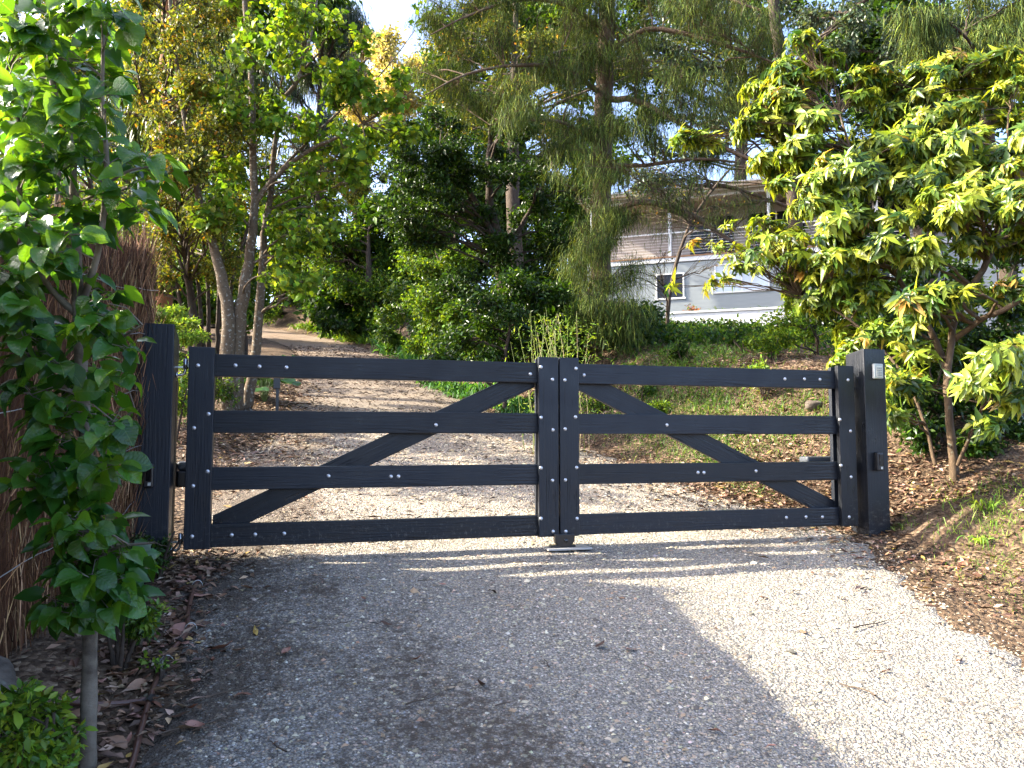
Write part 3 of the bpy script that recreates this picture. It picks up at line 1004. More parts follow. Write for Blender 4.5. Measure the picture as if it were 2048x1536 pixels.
s = fl_[-1] * rng.uniform(0, 1, nb) ** 1.7
end = rng.uniform(0, 1, nb) < .06
s = np.where(end, 0, s)
h = rng.uniform(-.05, 1.78, nb)
p2 = fpos(s); ix = np.clip(np.searchsorted(ss, s), 0, n - 1); nn2 = nm[ix]
off = np.where(end, rng.uniform(-.12, .06, nb), .05 + .03 * np.sin(s * 9) * np.sin(h * 2) + rng.uniform(-.01, .05, nb))
st = np.concatenate([p2 + nn2 * off[:, None], (G(p2[:, 0], p2[:, 1]) + h)[:, None]], 1)
st[:, 1] += np.where(end, rng.uniform(0, .03, nb), 0)
D = unit(np.stack([rng.normal(0, .16, nb), rng.normal(0, .16, nb), np.where(rng.uniform(0, 1, nb) < .7, 1., -1.)], -1) + np.concatenate([nn2 * rng.normal(.05, .09, (nb, 1)), np.zeros((nb, 1))], 1))
lf.blades(st, D, rng.uniform(.08, .34, nb), rng.uniform(.003, .007, nb), rng.uniform(-.05, .3, nb),
          palette(nb, [(.055, .026, .013, 3), (.13, .062, .028, 4), (.24, .125, .058, 3), (.36, .23, .12, 1.2)], .25), 2)
tag(link('brush_twigs', lf.mesh('brush_twigs', M['brush']), fe, world=True), kind='stuff')
for z0, dz in ((.35, 0), (.68, .0), (.98, .0), (1.30, .01), (1.56, -.01)):
    sw = np.linspace(0, 6, 50)
    q = fpos(sw); iw = np.clip(np.searchsorted(ss, sw), 0, n - 1)
    q = q + nm[iw] * (.105 + .012 * np.sin(sw * 7 + z0 * 9))[:, None]
    t = Tubes(); t.add(np.concatenate([q, (G(q[:, 0], q[:, 1]) + z0 + .01 * np.sin(sw * 4 + z0 * 5))[:, None]], 1), .0022, 5)
    link('wire', t.mesh('wire', M['wire']), fe, world=True)

# ------------------------------------------------------------------ pear tree in front of the fence
PB = np.array([-2.30, -2.14]); PBZ = float(G(*PB))
PD = 2.42
sc_ = PD / FPX


def pear_pt(bx, by, dd=0.):
    return at(bx, by, PD + dd)


ptr = empty('pear_tree', (PB[0], PB[1], PBZ), 'slim young pear tree with big glossy leaves in front of the brush fence', 'tree')
trunk = [(PB[0], PB[1], PBZ - .05, .027)] + [(*pear_pt(x, y), r) for x, y, r in [(178, 1400, .0235), (180, 1200, .021), (175, 1000, .019), (170, 860, .018), (162, 720, .018), (156, 600, .017), (152, 480, .014), (146, 360, .012), (138, 270, .011), (108, 180, .009), (98, 90, .007), (112, -30, .006), (120, -160, .004)]]
TP_ = smooth_path(trunk, 60)
t = Tubes(); t.add(TP_[:, :3], TP_[:, 3] * (1 + .06 * np.sin(np.arange(len(TP_)) * 1.9)), 14)
link('trunk', t.mesh('trunk', M['bark_grey']), ptr, world=True)
limbs = [
    [(160, 620, .012), (192, 520, .010, -.03), (206, 440, .009, -.05), (214, 330, .008, -.05), (205, 200, .006, -.04), (206, 60, .005, -.03), (200, -60, .003)],
    [(150, 625, .012), (112, 590, .009, -.02), (84, 550, .008, -.05), (55, 480, .006, -.08), (40, 380, .005, -.1)],
    [(165, 790, .010), (135, 780, .008, -.03), (95, 745, .008, -.06), (45, 690, .007, -.08), (28, 640, .005, -.1), (10, 560, .004, -.1)],
    [(40, 420, .007, -.1), (35, 340, .006, -.1), (38, 250, .005, -.1), (10, 150, .004, -.1)],
    [(146, 400, .007), (180, 395, .005, -.03), (250, 345, .004, -.08), (320, 330, .003, -.1)],
    [(170, 900, .006), (215, 860, .005, -.05), (270, 820, .003, -.1)],
    [(178, 1130, .006), (235, 1095, .005, -.06), (310, 1085, .003, -.1)],
    [(176, 1010, .006), (120, 985, .005, -.05), (70, 985, .003, -.06)],
    [(168, 720, .006), (220, 690, .005, -.05), (285, 650, .003, -.1)],
    [(180, 1220, .005), (140, 1215, .004, -.04), (105, 1230, .003, -.06)],
]
SP = [TP_]
for lb in limbs:
    q = smooth_path([(*pear_pt(a[0], a[1], a[3] if len(a) > 3 else 0.), a[2]) for a in lb], 18)
    t = Tubes(); t.add(q[:, :3], q[:, 3], 8)
    link('branch', t.mesh('branch', M['bark_grey']), ptr, world=True)
    SP.append(q)
SP = np.concatenate(SP)
bands = [(-160, -20, -20, 260, 12), (0, 90, 20, 243, 15), (90, 190, 10, 233, 15), (190, 300, 0, 223, 15), (300, 400, -10, 338, 17), (400, 480, -10, 303, 13), (480, 560, -10, 202, 9),
         (560, 640, 0, 75, 4), (590, 650, 190, 242, 5), (640, 720, 20, 262, 11), (720, 800, 40, 242, 11), (800, 880, 80, 237, 10),
         (880, 960, 70, 217, 9), (960, 1040, 60, 207, 9), (1040, 1130, 110, 282, 12), (1130, 1190, 130, 272, 9), (1200, 1245, 105, 160, 3), (1195, 1230, 205, 222, 3)]
spurs = []
for y0, y1, x0, x1, k in bands:
    k = int(k * 1.4 + .5)
    for i in range(k):
        fx = (i + rng.uniform(.1, .9)) / k
        order_x = x0 + (x1 - x0) * ((fx * 7.3) % 1.)
        spurs.append(pear_pt(order_x, rng.uniform(y0, y1), rng.uniform(-.22, .16)))
spurs = np.array(spurs)
tw = Tubes(); lp = []
for sp_ in spurs:
    dv = np.linalg.norm(SP[:, :3] - sp_, axis=1) + np.where(SP[:, 2] > sp_[2] + .02, .12, 0)
    a = SP[np.argmin(dv), :3]
    d = sp_ - a
    mid = a + d * .5 + np.array([0, 0, .02])
    tw.twigs(a[None], mid[None], sp_[None], .0028, .0016)
    out_ = unit(np.array([d[0], d[1], 0.]) + rng.normal(0, .02, 3))
    k = rng.integers(5, 8)
    ph0 = rng.uniform(0, 6.28)
    for j in range(k):
        ph = ph0 + j * 2.4 + rng.normal(0, .3)
        ax = np.array([math.cos(ph), math.sin(ph), 0.])
        ax = unit(ax * .9 + out_ * .35 + np.array([0, 0, rng.uniform(-.75, .35)]) - CFH * .22)
        pet = rng.uniform(.018, .042)
        p0 = sp_ + rng.normal(0, .008, 3)
        p1 = p0 + unit(ax + np.array([0, 0, .35])) * pet
        tw.twigs(p0[None], ((p0 + p1) / 2)[None], p1[None], .0011, .0009)
        ax2 = unit(ax + np.array([0, 0, -rng.uniform(-.05, .6)]))
        nn_ = unit(np.array([0, 0, .75]) + out_ * .35 - CFH * rng.uniform(.0, .55) + rng.normal(0, .33, 3))
        lp.append((p1, ax2, nn_, rng.uniform(.058, .096)))
tag(link('twigs', tw.mesh('twigs', M['bark_grey']), ptr, world=True), kind='stuff')


def pear_leaf(curl, fold, wav):
    """ovate blade, length 1 along X, folded on the midrib and curled at the tip"""
    ts = [0, .06, .18, .36, .55, .74, .89, 1.]; V = []; T = []
    for i, t in enumerate(ts):
        w = np.interp(t, [0, .06, .18, .36, .55, .74, .89, 1.], [0, .23, .365, .415, .39, .285, .115, 0])
        x = t * (1 - .15 * curl * t); zc_ = -.42 * curl * t * t + .05 * math.sin(t * 3)
        for sgn in (-1, -.55, 0, .55, 1):
            V.append((x, sgn * w * (1 - .25 * fold), zc_ + abs(sgn) ** 1.3 * w * fold + wav * math.sin(t * 9 + sgn * 2) * abs(sgn) * .03))
    for i in range(7):
        for j in range(4):
            a = i * 5 + j; T.append((a, a + 1, a + 6)); T.append((a, a + 6, a + 5))
    me = mesh_np('leaf', V, T, M['pear_leaf'], smooth=True)
    return me


PLM = [pear_leaf(c, f, w) for c, f, w in [(.45, .4, 1.6), (.9, .55, 1.8), (.2, .3, 1.2), (1.25, .7, 1.4), (.65, .2, 2.2), (1.0, .35, 1.)]]


def leaf_obj(me, parent, p, a, nn_, L):
    a = unit(a); b = unit(np.cross(nn_, a)); c = np.cross(a, b)
    o = bpy.data.objects.new('leaf', me); col.objects.link(o); o.parent = parent
    mw = Matrix(((a[0], b[0], c[0], 0), (a[1], b[1], c[1], 0), (a[2], b[2], c[2], 0), (0, 0, 0, 1))) @ Matrix.Scale(float(L), 4)
    mw.translation = Vector(p) - parent.location
    o.matrix_local = mw
    return o


def sight(p):
    q = np.asarray(p) - CAM; d = q @ CFW
    return 1024 + FPX * (q @ CR) / d, 768 - FPX * (q @ CUP) / d, d


key = []
for q in lp:
    x, y, d = sight(q[0])
    key.append((0 if (-20 < x < 420 and -20 < y < 1536) else 5) + d - 3 * q[3])
order = np.argsort(key)
for i in order[:300]: leaf_obj(PLM[int(rng.integers(6))], ptr, *lp[i])
rest = [lp[i] for i in order[300:]]
if rest:
    lf = Leaves()
    lf.add(np.array([r[0] for r in rest]), np.array([r[1] for r in rest]), np.array([r[2] for r in rest]), np.array([r[3] for r in rest]), np.array([r[3] for r in rest]) * .68,
           palette(len(rest), [(.016, .066, .010, 1), (.034, .115, .014, 1)], .15), 'heart')
    tag(link('foliage', lf.mesh('foliage', M['pear_leaf_attr']), ptr, world=True), kind='stuff')


# ------------------------------------------------------------------ small plants of the bed
def shrub(name, label, uv, rad, h, ntw, leaf, cat='shrub', bark='bark_dark', group=None, nst=4):
    z = float(G(*uv)); stems = []
    for i in range(nst):
        a = rng.uniform(0, 6.28); e = rng.uniform(.3, .8)
        stems.append([(uv[0] + .02 * math.cos(a), uv[1] + .02 * math.sin(a), z - .03, .010 + .008 * h), (uv[0] + rad * .3 * math.cos(a), uv[1] + rad * .3 * math.sin(a), z + h * .35, .007 + .004 * h),
                      (uv[0] + rad * e * math.cos(a), uv[1] + rad * e * math.sin(a), z + h * .75, .004 + .002 * h)])
    cl = []
    k = max(3, int(ntw / 26))
    for i in range(k):
        a = rng.uniform(0, 6.28); e = math.sqrt(rng.uniform(0, 1)) * .7
        cl.append(((uv[0] + rad * e * math.cos(a), uv[1] + rad * e * math.sin(a), z + h * rng.uniform(.3, .82)), (rad * .42, rad * .42, h * .26), ntw // k))
    return tree(name, label, cat, stems, cl, leaf, bark, group, base=np.array((uv[0], uv[1], z)), stem_name='stem', keep_branches=False)


SMALL = dict(L=.026, W=.013, n=9, pal='mid', mat='leaf_gloss', tr=.0015, spread=.012, limb=.003, kind='diamond')
shrub('low_shrub', 'low bright green shrub with small leaves at the foot of the pear trunk', (-2.42, -2.30), .22, .30, 190, dict(SMALL, pal='bright', L=.034, W=.016, kind='oval'))
shrub('box_shrub', 'dark small leaved shrub crowding the base of the fence post', (-2.42, -.28), .22, .30, 160, dict(SMALL, pal='dark', L=.024))
shrub('box_shrub', 'dark small leaved shrub between the pear and the brown pipe', (-2.46, -.95), .20, .30, 160, dict(SMALL, pal='dark', L=.026))
shrub('box_shrub', 'thin dark shrub with a few pale shoots behind the pear trunk', (-2.36, -1.45), .18, .26, 90, dict(SMALL, pal='mid', L=.030, W=.014))
shrub('seedling', 'small pale green seedling beside the pipe elbow', (-2.20, -1.52), .07, .10, 12, dict(SMALL, pal='bright', n=5, L=.022, W=.018), 'seedling')
shrub('seedling', 'bright feathery seedling growing through the dark shrubs', (-2.30, -1.22), .09, .20, 22, dict(SMALL, pal='lime', n=7, L=.028), 'seedling')

# irrigation pipe
pz = lambda u, v: float(max(G(u, v), drive_z(u, v))) + .010
pp = empty('irrigation_pipe', (-2.18, -1.3, pz(-2.18, -1.3)), 'brown plastic watering pipe along the edge of the leafy bed', 'pipe')
t = Tubes()
path = [(-2.20, -.20), (-2.19, -.34), (-2.19, -.6), (-2.175, -.88), (-2.15, -1.11), (-2.18, -1.27), (-2.20, -1.47), (-2.195, -1.72), (-2.18, -1.97), (-2.17, -2.2), (-2.18, -2.7)]
q = smooth_path([(a, b, pz(a, b) + .004 * math.sin(b * 9), .0105) for a, b in path], 60)
t.add(q[:, :3], q[:, 3], 10); link('main_pipe', t.mesh('main_pipe', M['pipe']), pp, world=True)
t = Tubes(); q = smooth_path([(a, b, pz(a, b) + .004, .0095) for a, b in [(-2.195, -1.73), (-2.27, -1.76), (-2.36, -1.80), (-2.46, -1.82)]], 16)
t.add(q[:, :3], q[:, 3], 10); link('side_pipe', t.mesh('side_pipe', M['pipe']), pp, world=True)
for a, b in ((-2.196, -1.73), (-2.165, -1.19), (-2.19, -.36)):
    t = Tubes(); t.add(np.array([(a - .003, b - .03, pz(a, b)), (a, b, pz(a, b) + .002), (a + .003, b + .03, pz(a, b))]), .0145, 10)
    link('fitting', t.mesh('fitting', M['blackpipe']), pp, world=True)
for a, b in ((-2.185, -.45), (-2.14, -1.05), (-2.19, -1.38)):
    ang = np.linspace(0, math.pi, 9)
    t = Tubes(); t.add(np.stack([a + .026 * np.cos(ang), b + .008 * np.cos(ang), pz(a, b) - .012 + .034 * np.sin(ang)], -1), .0022, 6)
    link('wire_peg', t.mesh('wire_peg', M['wire']), pp, world=True)


# rocks
def rock(label, loc, r, seed, name='boulder'):
    bm = bmesh.new(); bmesh.ops.create_icosphere(bm, subdivisions=3, radius=1)
    rs = np.random.default_rng(seed)
    pl_ = [(unit(rs.normal(0, 1, 3)), rs.uniform(.55, .9)) for _ in range(14)]
    for v_ in bm.verts:
        c = np.array(v_.co)
        for nn_, dd in pl_:
            e = c @ nn_
            if e > dd: c = c - nn_ * (e - dd) * .85
        c = c * (1 + .03 * math.sin(c[0] * 9 + seed) * math.sin(c[1] * 8) + .02 * math.sin(c[2] * 17))
        v_.co = Vector(c * np.array(r))
    o = link(name, bm_mesh(name, bm, M['rock'], True), None, loc)
    return tag(o, label, 'rock')


rock('rounded brown boulder at the foot of the brush fence', (-2.72, -1.85, float(G(-2.72, -1.85)) + .03), (.16, .24, .17), 3)
rock('pale grey rock lying on the leafy bank beyond the gate', (3.45, 1.95, float(G(3.45, 1.95)) + .02), (.13, .10, .07), 5)
#rock('mossy', (3.30, .75, float(G(3.30, .75)) + .10), (.20, .18, .26), 9)

# ------------------------------------------------------------------ house on the rise
HO = at(1340, 515, 31.0)                       # foot of the verandah post
HROT = math.atan2(-.558, .830)
hx = np.array([math.cos(HROT), math.sin(HROT), 0]); hy = np.array([-hx[1], hx[0], 0])
FL = float(HO[2]); GB = FL - 2.45
house = empty('house', (HO[0], HO[1], GB), 'pale grey weatherboard house with a railed upper verandah behind the trees', 'house', rz=HROT)
m, nt, out = new_mat("pale_grey_boards")
c = mixc(nt, noise(nt, coord(nt, 'Object', (.6, 1, 6)), 2.5, 4), (.23, .255, .26), (.30, .325, .325))
principled(nt, out, c, .6, .35)
M['hboard'] = m
M['htrim'] = plain("white_trim", (.60, .60, .58), .5, .4, 0, .06, 4, .001)
M['hroof'] = plain("pale_metal_roof", (.50, .48, .45), .45, .5, .2, .10, 2, .002)
M['htan'] = plain("tan_inner_wall", (.31, .28, .25), .7, .3, 0, .12, 3, .001)
M['hgutter'] = plain("tan_gutter", (.40, .30, .20), .5, .4, 0, .1, 5, .001)
M['hdeck'] = plain("deck_timber", (.26, .14, .07), .7, .3, 0, .25, 6, .002)
m, nt, out = new_mat("window_glass")
principled(nt, out, (.012, .014, .016), .10, .22)
M['glass'] = m
m, nt, out = new_mat("pale_streaked_glass")
principled(nt, out, mixc(nt, noise(nt, coord(nt, 'Object', (8, 1, .4)), 3.), (.36, .42, .48), (.55, .60, .64)), .08, .7)  # pale blue-grey glass colour in vertical streaks
M['glass_pale'] = m


def hb(name, x0, x1, y0, y1, z0, z1, mat, parent=None, bevel=.0):
    """box in the house's own frame; z measured from the verandah floor"""
    o = link(name, box_mesh(name, x1 - x0, y1 - y0, z1 - z0, M[mat], bevel), parent or house)
    o.location = ((x0 + x1) / 2, (y0 + y1) / 2, (z0 + z1) / 2 + FL - GB)
    if parent is not None: o.location = Vector(o.location) - parent.location
    return o


X0, X1 = -3.4, 16.0
hb('wall', X0, X1, .06, 8, -4.2, -.16, 'hboard')
hb('upper_wall', X0, X1, 2.2, 8, -.15, 2.5, 'htan')
k = 0
z = -2.75
while z < -.35:
    link_o = hb('weatherboard', X0, X1, .0, .03, z, z + .19, 'hboard')
    link_o.rotation_euler = (math.radians(7.5), 0, 0)
    z += .178; k += 1
hb('floor_edge', X0, X1, -.05, .3, -.20, -.02, 'htrim')
hb('deck', X0, X1, -.08, 2.2, -.0195, .03, 'hdeck')
for x in (-3.2, 0, 3.8, 7.6, 11.4):
    hb('verandah_post', x - .06, x + .06, .0, .12, .03, 2.35, 'htrim')
hb('beam', X0, X1, -.02, .14, 2.35, 2.55, 'htrim')
hb('handrail', X0, X1, .02, .08, .98, 1.03, 'htrim')
for i in range(7):
    hb('rail_wire', X0, X1, .045, .055, .14 + i * .115, .15 + i * .115, 'htrim')
hb('gutter', X0 - .3, X1 + .3, -.55, -.38, 2.50, 2.66, 'hgutter')
hb('fascia', X0 - .3, X1 + .3, -.375, -.33, 2.46, 2.66, 'htrim')
hb('soffit', X0 - .3, X1 + .3, -.33, 2.2, 2.551, 2.58, 'htan')
rf = prism_mesh('roof', [(-.6, 2.68), (4.2, 4.2), (9., 2.68), (9., 2.62), (4.2, 4.13), (-.6, 2.62)], X1 - X0 + .8, M['hroof'], 0)
o = link('roof', rf, house, ((X0 + X1) / 2, 0, FL - GB), (0, 0, math.pi / 2)); o.scale = (1, 1, 1)
for x in np.arange(X0 - .2, X1, .76):
    q = link('roof_rib', box_mesh('roof_rib', .05, 5.0, .035, M['hroof'], 0), house, (x, 1.8, FL - GB + 3.46), (math.atan2(1.52, 4.8), 0, 0))
wg = prism_mesh('wing_roof', [(-1.9, 2.7), (0, 3.75), (1.9, 2.7)], 7., M['hgutter'], 0)
link('wing_roof', wg, house, (-1.7, 5.4, FL - GB - .0))
hb('wing_wall', -3.3, -.2, 2.15, 2.199, .031, 2.5, 'htan')


def window(x0, x1, z0, z1, panes, mat):
    w = link('window', box_mesh('window', x1 - x0, .05, z1 - z0, M[mat], 0), house, ((x0 + x1) / 2, -.005, (z0 + z1) / 2 + FL - GB))
    b = .055
    for nm_, sx, szz, ox, oz in (('frame', x1 - x0 + .1, b, 0, (z1 - z0) / 2), ('sill', x1 - x0 + .16, b * 1.3, 0, -(z1 - z0) / 2), ('jamb', b, z1 - z0 + .05, -(x1 - x0) / 2, 0), ('jamb', b, z1 - z0 + .05, (x1 - x0) / 2, 0)):
        link(nm_, box_mesh(nm_, sx, .11 if nm_ != 'jamb' else .10, szz, M['htrim'], .004), w, (ox, -.0, oz))
    for i in range(1, panes):
        link('mullion', box_mesh('mullion', b, .09, z1 - z0, M['htrim'], .004), w, (-(x1 - x0) / 2 + (x1 - x0) * i / panes, 0, 0))


window(-.55, .52, -1.68, -.68, 1, 'glass')
window(1.75, 3.75, -1.55, -.45, 2, 'glass_pale')
window(6.0, 8.0, -1.55, -.45, 2, 'glass')
# upper wall openings in the verandah's back wall
for x0, x1 in ((.6, 2.4), (3.0, 5.2), (6.5, 9.)):
    w = hb('door', x0, x1, 2.14, 2.19, .05, 2.1, 'glass')
    link('frame', box_mesh('frame', .06, .07, 2.06, M['htrim'], 0), w, (0, -.01, 0))

# retaining wall and its planting
rw = empty('retaining_wall', tuple(HO + hx * 1.6 - hy * 3.0 + np.array([0, 0, -2.95])), 'low white painted retaining wall below the house', 'wall', rz=HROT)
link('wall_face', box_mesh('wall_face', 9.5, .22, 1.0, M['htrim'], .01), rw, (.2, 0, -.35))
link('coping', box_mesh('coping', 9.6, .32, .07, M['htrim'], .01), rw, (.2, 0, .186))


def strap_plant(label, pos, n, L, W, pal, spread=.25, name='strap_plant', cat='plant', group=None, droop=(.5, 1.2), up=1.0, seg=4):
    a = rng.uniform(0, 6.28, n); r = spread * np.sqrt(rng.uniform(0, 1, n))
    P = np.stack([pos[0] + r * np.cos(a), pos[1] + r * np.sin(a), np.full(n, pos[2])], -1)
    a2 = a + rng.normal(0, .8, n)
    D = np.stack([np.cos(a2) * rng.uniform(.2, .9, n), np.sin(a2) * rng.uniform(.2, .9, n), np.full(n, up)], -1)
    lf = Leaves()
    lf.blades(P, D, L * rng.uniform(.6, 1.2, n), W * rng.uniform(.7, 1.2, n), rng.uniform(*droop, n), palette(n, PAL[pal]), seg)
    me = lf.mesh(name, M['grass'])
    o = link(name, me)
    me.transform(Matrix.Translation(-Vector(pos))); o.location = pos
    return tag(o, label, cat, group)


for i, (x, lab, pal, n_, L_) in enumerate([(-.3, 'dark green strappy plant under the small house window', 'strap', 90, .8), (2.0, 'yellow green strappy clump under the double house window', 'lime', 110, .8),
                                           (2.8, 'yellow green strappy clump at the middle of the retaining wall', 'lime', 110, .8), (3.9, 'fresh green strappy clump at the keypad end of the retaining wall', 'bright', 110, .8)]):
    p = HO + hx * x - hy * 2.0; p[2] = FL - 2.85
    strap_plant(lab, p, n_, L_, .035, pal, .45)
p = HO + hx * 1.1 - hy * 2.3; p[2] = FL - 2.7
shrub_leaf = dict(L=.06, W=.05, n=10, pal='gold', mat='leaf_soft', tr=.003, spread=.03, limb=.006)
PAL['red'] = [(.20, .05, .03, 2), (.24, .11, .05, 2), (.06, .12, .02, 2)]
tree('flower_clump', 'small red flowering plant on the retaining wall', 'plant', [[(p[0], p[1], p[2] - .3, .02), (p[0], p[1], p[2] + .1, .01)]], [(p + np.array([0, 0, .15]), (.45, .45, .2), 22)], dict(shrub_leaf, pal='red'), 'bark_dark', keep_branches=False)
# earth behind the retaining wall
bm = bmesh.new()
q = [HO + hx * a + hy * b for a, b in ((-3.2, -2.9), (6.6, -2.9), (6.6, .1), (-3.2, .1))]
vt = [bm.verts.new((c[0], c[1], FL - 2.86)) for c in q]; vb = [bm.verts.new((c[0], c[1], FL - 4.4)) for c in q]
bm.faces.new(vt)
for i in range(4): bm.faces.new((vb[i], vb[(i + 1) % 4], vt[(i + 1) % 4], vt[i]))
bmesh.ops.recalc_face_normals(bm, faces=bm.faces[:])
tag(link('terrace', bm_mesh('terrace', bm, M['soil'])), kind='structure')

# ------------------------------------------------------------------ rhododendron by the keypad post
B0 = at(1920, 965, 6.2)
rs = [
    ground_base(S_([(1905, 900, .033, 6.25), (1895, 780, .029, 6.3), (1905, 660, .027, 6.4), (1935, 590, .025, 6.4), (1975, 520, .026, 6.4), (2005, 430, .02, 6.5), (2020, 300, .014, 6.6)], 6.2), .042),
    S_([(1900, 760, .03, 6.3), (1860, 660, .026, 6.6), (1800, 560, .022, 6.9), (1760, 470, .018, 7.0), (1720, 360, .014, 7.1), (1680, 230, .010, 7.4)], 6.3),
    S_([(1908, 680, .026, 6.4), (1960, 640, .022, 6.2), (2040, 600, .02, 6.0), (2100, 520, .016, 6.0)], 6.3),
    S_([(1870, 930, .016, 6.3), (1850, 850, .014, 6.4), (1800, 740, .012, 6.6), (1700, 640, .01, 7.0), (1600, 590, .008, 7.3)], 6.3),
    S_([(1915, 930, .015, 6.2), (1950, 850, .012, 6.0), (1985, 760, .01, 5.6)], 6.2),
    S_([(1770, 520, .02, 6.9), (1790, 400, .016, 7.2), (1850, 260, .012, 7.4), (1880, 150, .008, 7.6)], 6.9),
]
up_ = C_([(1620, 110, 50, 7.9), (1590, 160, 45, 7.7), (1700, 175, 60, 7.7), (1560, 235, 50, 7.4), (1475, 262, 45, 7.5), (1640, 255, 60, 7.3), (1760, 225, 60, 7.5), (1830, 170, 55, 7.6), (1890, 135, 55, 7.7), (1960, 150, 50, 7.7), (2010, 190, 50, 7.5),
          (1930, 230, 60, 7.3), (1850, 270, 60, 7.2), (2040, 120, 50, 7.9), (1720, 290, 60, 7.0), (2050, 240, 45, 7.3), (1530, 300, 40, 7.2), (1800, 320, 50, 6.9)], 7.4, 78, .34, split=6, jig=.85, grow=.7)
mid_ = C_([(1640, 365, 55, 6.8), (1590, 400, 45, 6.9), (1720, 330, 60, 6.7), (1800, 370, 65, 6.5), (1890, 320, 65, 6.4), (1970, 290, 60, 6.3), (2030, 330, 60, 6.1), (1960, 390, 60, 6.1), (1870, 430, 60, 6.2), (1760, 440, 60, 6.5), (1670, 450, 55, 6.7),
           (1590, 470, 45, 7.0, 16), (1530, 500, 45, 7.2, 16), (1460, 520, 35, 7.4, 8), (1430, 560, 30, 7.5, 8), (1690, 510, 45, 6.7), (2040, 430, 50, 5.9), (1600, 540, 40, 7.2, 16), (1500, 450, 35, 7.5, 8), (1820, 500, 40, 6.3), (1480, 480, 35, 7.6, 8), (1560, 440, 45, 7.4, 16), (1600, 330, 45, 7.2), (1690, 400, 50, 7.1), (1840, 320, 50, 7.0), (1920, 420, 50, 6.8), (1750, 520, 45, 7.0), (2000, 480, 50, 6.6)], 6.6, 78, .34, split=6, jig=.85, grow=.7)
low_ = C_([(1870, 575, 42, 5.9, 26), (1830, 600, 30, 6.0, 12), (2000, 735, 50, 5.3, 26), (2040, 690, 40, 5.3, 18), (1960, 760, 40, 5.4, 14), (2030, 810, 45, 5.5, 18), (1830, 780, 38, 6.0, 14), (1800, 820, 28, 6.0, 9), (1770, 740, 35, 6.3, 12), (1960, 600, 45, 6.3, 16), (2040, 560, 45, 6.0, 16), (1690, 720, 40, 6.9, 10), (1740, 680, 45, 6.8, 12), (1800, 720, 40, 6.5, 10), (1850, 640, 40, 6.4, 12),
           (1740, 590, 50, 6.9, 16), (1650, 590, 45, 7.2, 20), (1690, 660, 45, 7.2, 14), (1580, 560, 35, 7.4, 8), (1620, 620, 45, 7.4, 14), (1700, 560, 45, 7.0, 18), (1640, 520, 45, 7.0, 18), (1930, 480, 40, 6.3, 12), (1880, 690, 40, 6.6, 12), (1800, 660, 45, 6.8, 14)], 6, 14, .6, dens=3.4)
RH = dict(mode='whorl', L=.084, W=.027, n=9, pal='rhodo', mat='leaf_gloss', imat='rhodo_leaf', kind='oval', rest='lance', thin=True, tr=.0035, limb=.016, droop=.42, arch=.02, twlift=.02)
tree('rhododendron', 'large rhododendron with whorls of lime green leaves leaning over the keypad post', 'shrub', rs, up_ + mid_ + low_, RH, 'bark_rhodo', indiv=300, keep_branches=False)
CAMEL = dict(thin=True, L=.062, W=.032, n=16, pal='dark', mat='leaf_gloss', tr=.003, spread=.04, limb=.012)
tree('evergreen_shrub', 'dark glossy evergreen shrub behind the rhododendron stems', 'shrub',
     [ground_base(S_([(1740, 780, .02, 8.6), (1730, 640, .015, 8.6)], 8.6), .03), ground_base(S_([(2000, 800, .02, 8.0), (2010, 640, .015, 8.0)], 8.0), .03)],
     C_([(1720, 620, 60), (1800, 640, 70), (1900, 640, 70), (1990, 620, 70), (1840, 720, 60), (1940, 730, 60), (2030, 720, 60), (1780, 730, 50), (1650, 620, 50), (1900, 540, 60), (2000, 520, 60), (1850, 820, 45), (1990, 830, 50), (2060, 800, 50), (1800, 560, 50), (1760, 800, 40), (1820, 860, 35), (1930, 800, 50), (2040, 880, 45), (1960, 860, 40), (1870, 760, 50), (1990, 680, 55), (1830, 680, 55)], 7.9, 44), CAMEL, 'bark_dark')
tree('evergreen_shrub', 'dark leafy undergrowth round the foot of the rhododendron trunk', 'shrub',
     [ground_base(S_([(1880, 870, .016, 6.75), (1870, 780, .012, 6.9)], 6.8), .02), ground_base(S_([(2010, 860, .016, 6.6), (2000, 780, .012, 6.8)], 6.8), .02)],
     C_([(1800, 790, 38, 7.0), (1850, 830, 34, 6.8), (1960, 790, 45, 6.9), (2030, 770, 45, 6.8), (1995, 850, 36, 6.6), (1940, 730, 45, 7.2), (2030, 690, 45, 7.2), (1800, 720, 45, 7.3), (1870, 690, 45, 7.3), (1900, 790, 40, 7.0), (1840, 880, 24, 6.6), (2050, 880, 36, 6.5), (1960, 890, 24, 6.4)], 7, 22), dict(CAMEL, L=.055, W=.026), 'bark_dark', keep_branches=False)
tree('evergreen_shrub', 'yellowish small leaved shrub on the bank below the retaining wall', 'shrub',
     [ground_base(S_([(1640, 740, .02, 10.5), (1630, 660, .015, 10.5)], 10.5), .03)],
     C_([(1600, 660, 55), (1660, 640, 50), (1580, 720, 45), (1660, 715, 50), (1720, 700, 45), (1560, 660, 40), (1630, 600, 40)], 10.5, 46), dict(CAMEL, pal='bright', L=.05, W=.026, mat='leaf_soft', kind='diamond'), 'bark_dark')

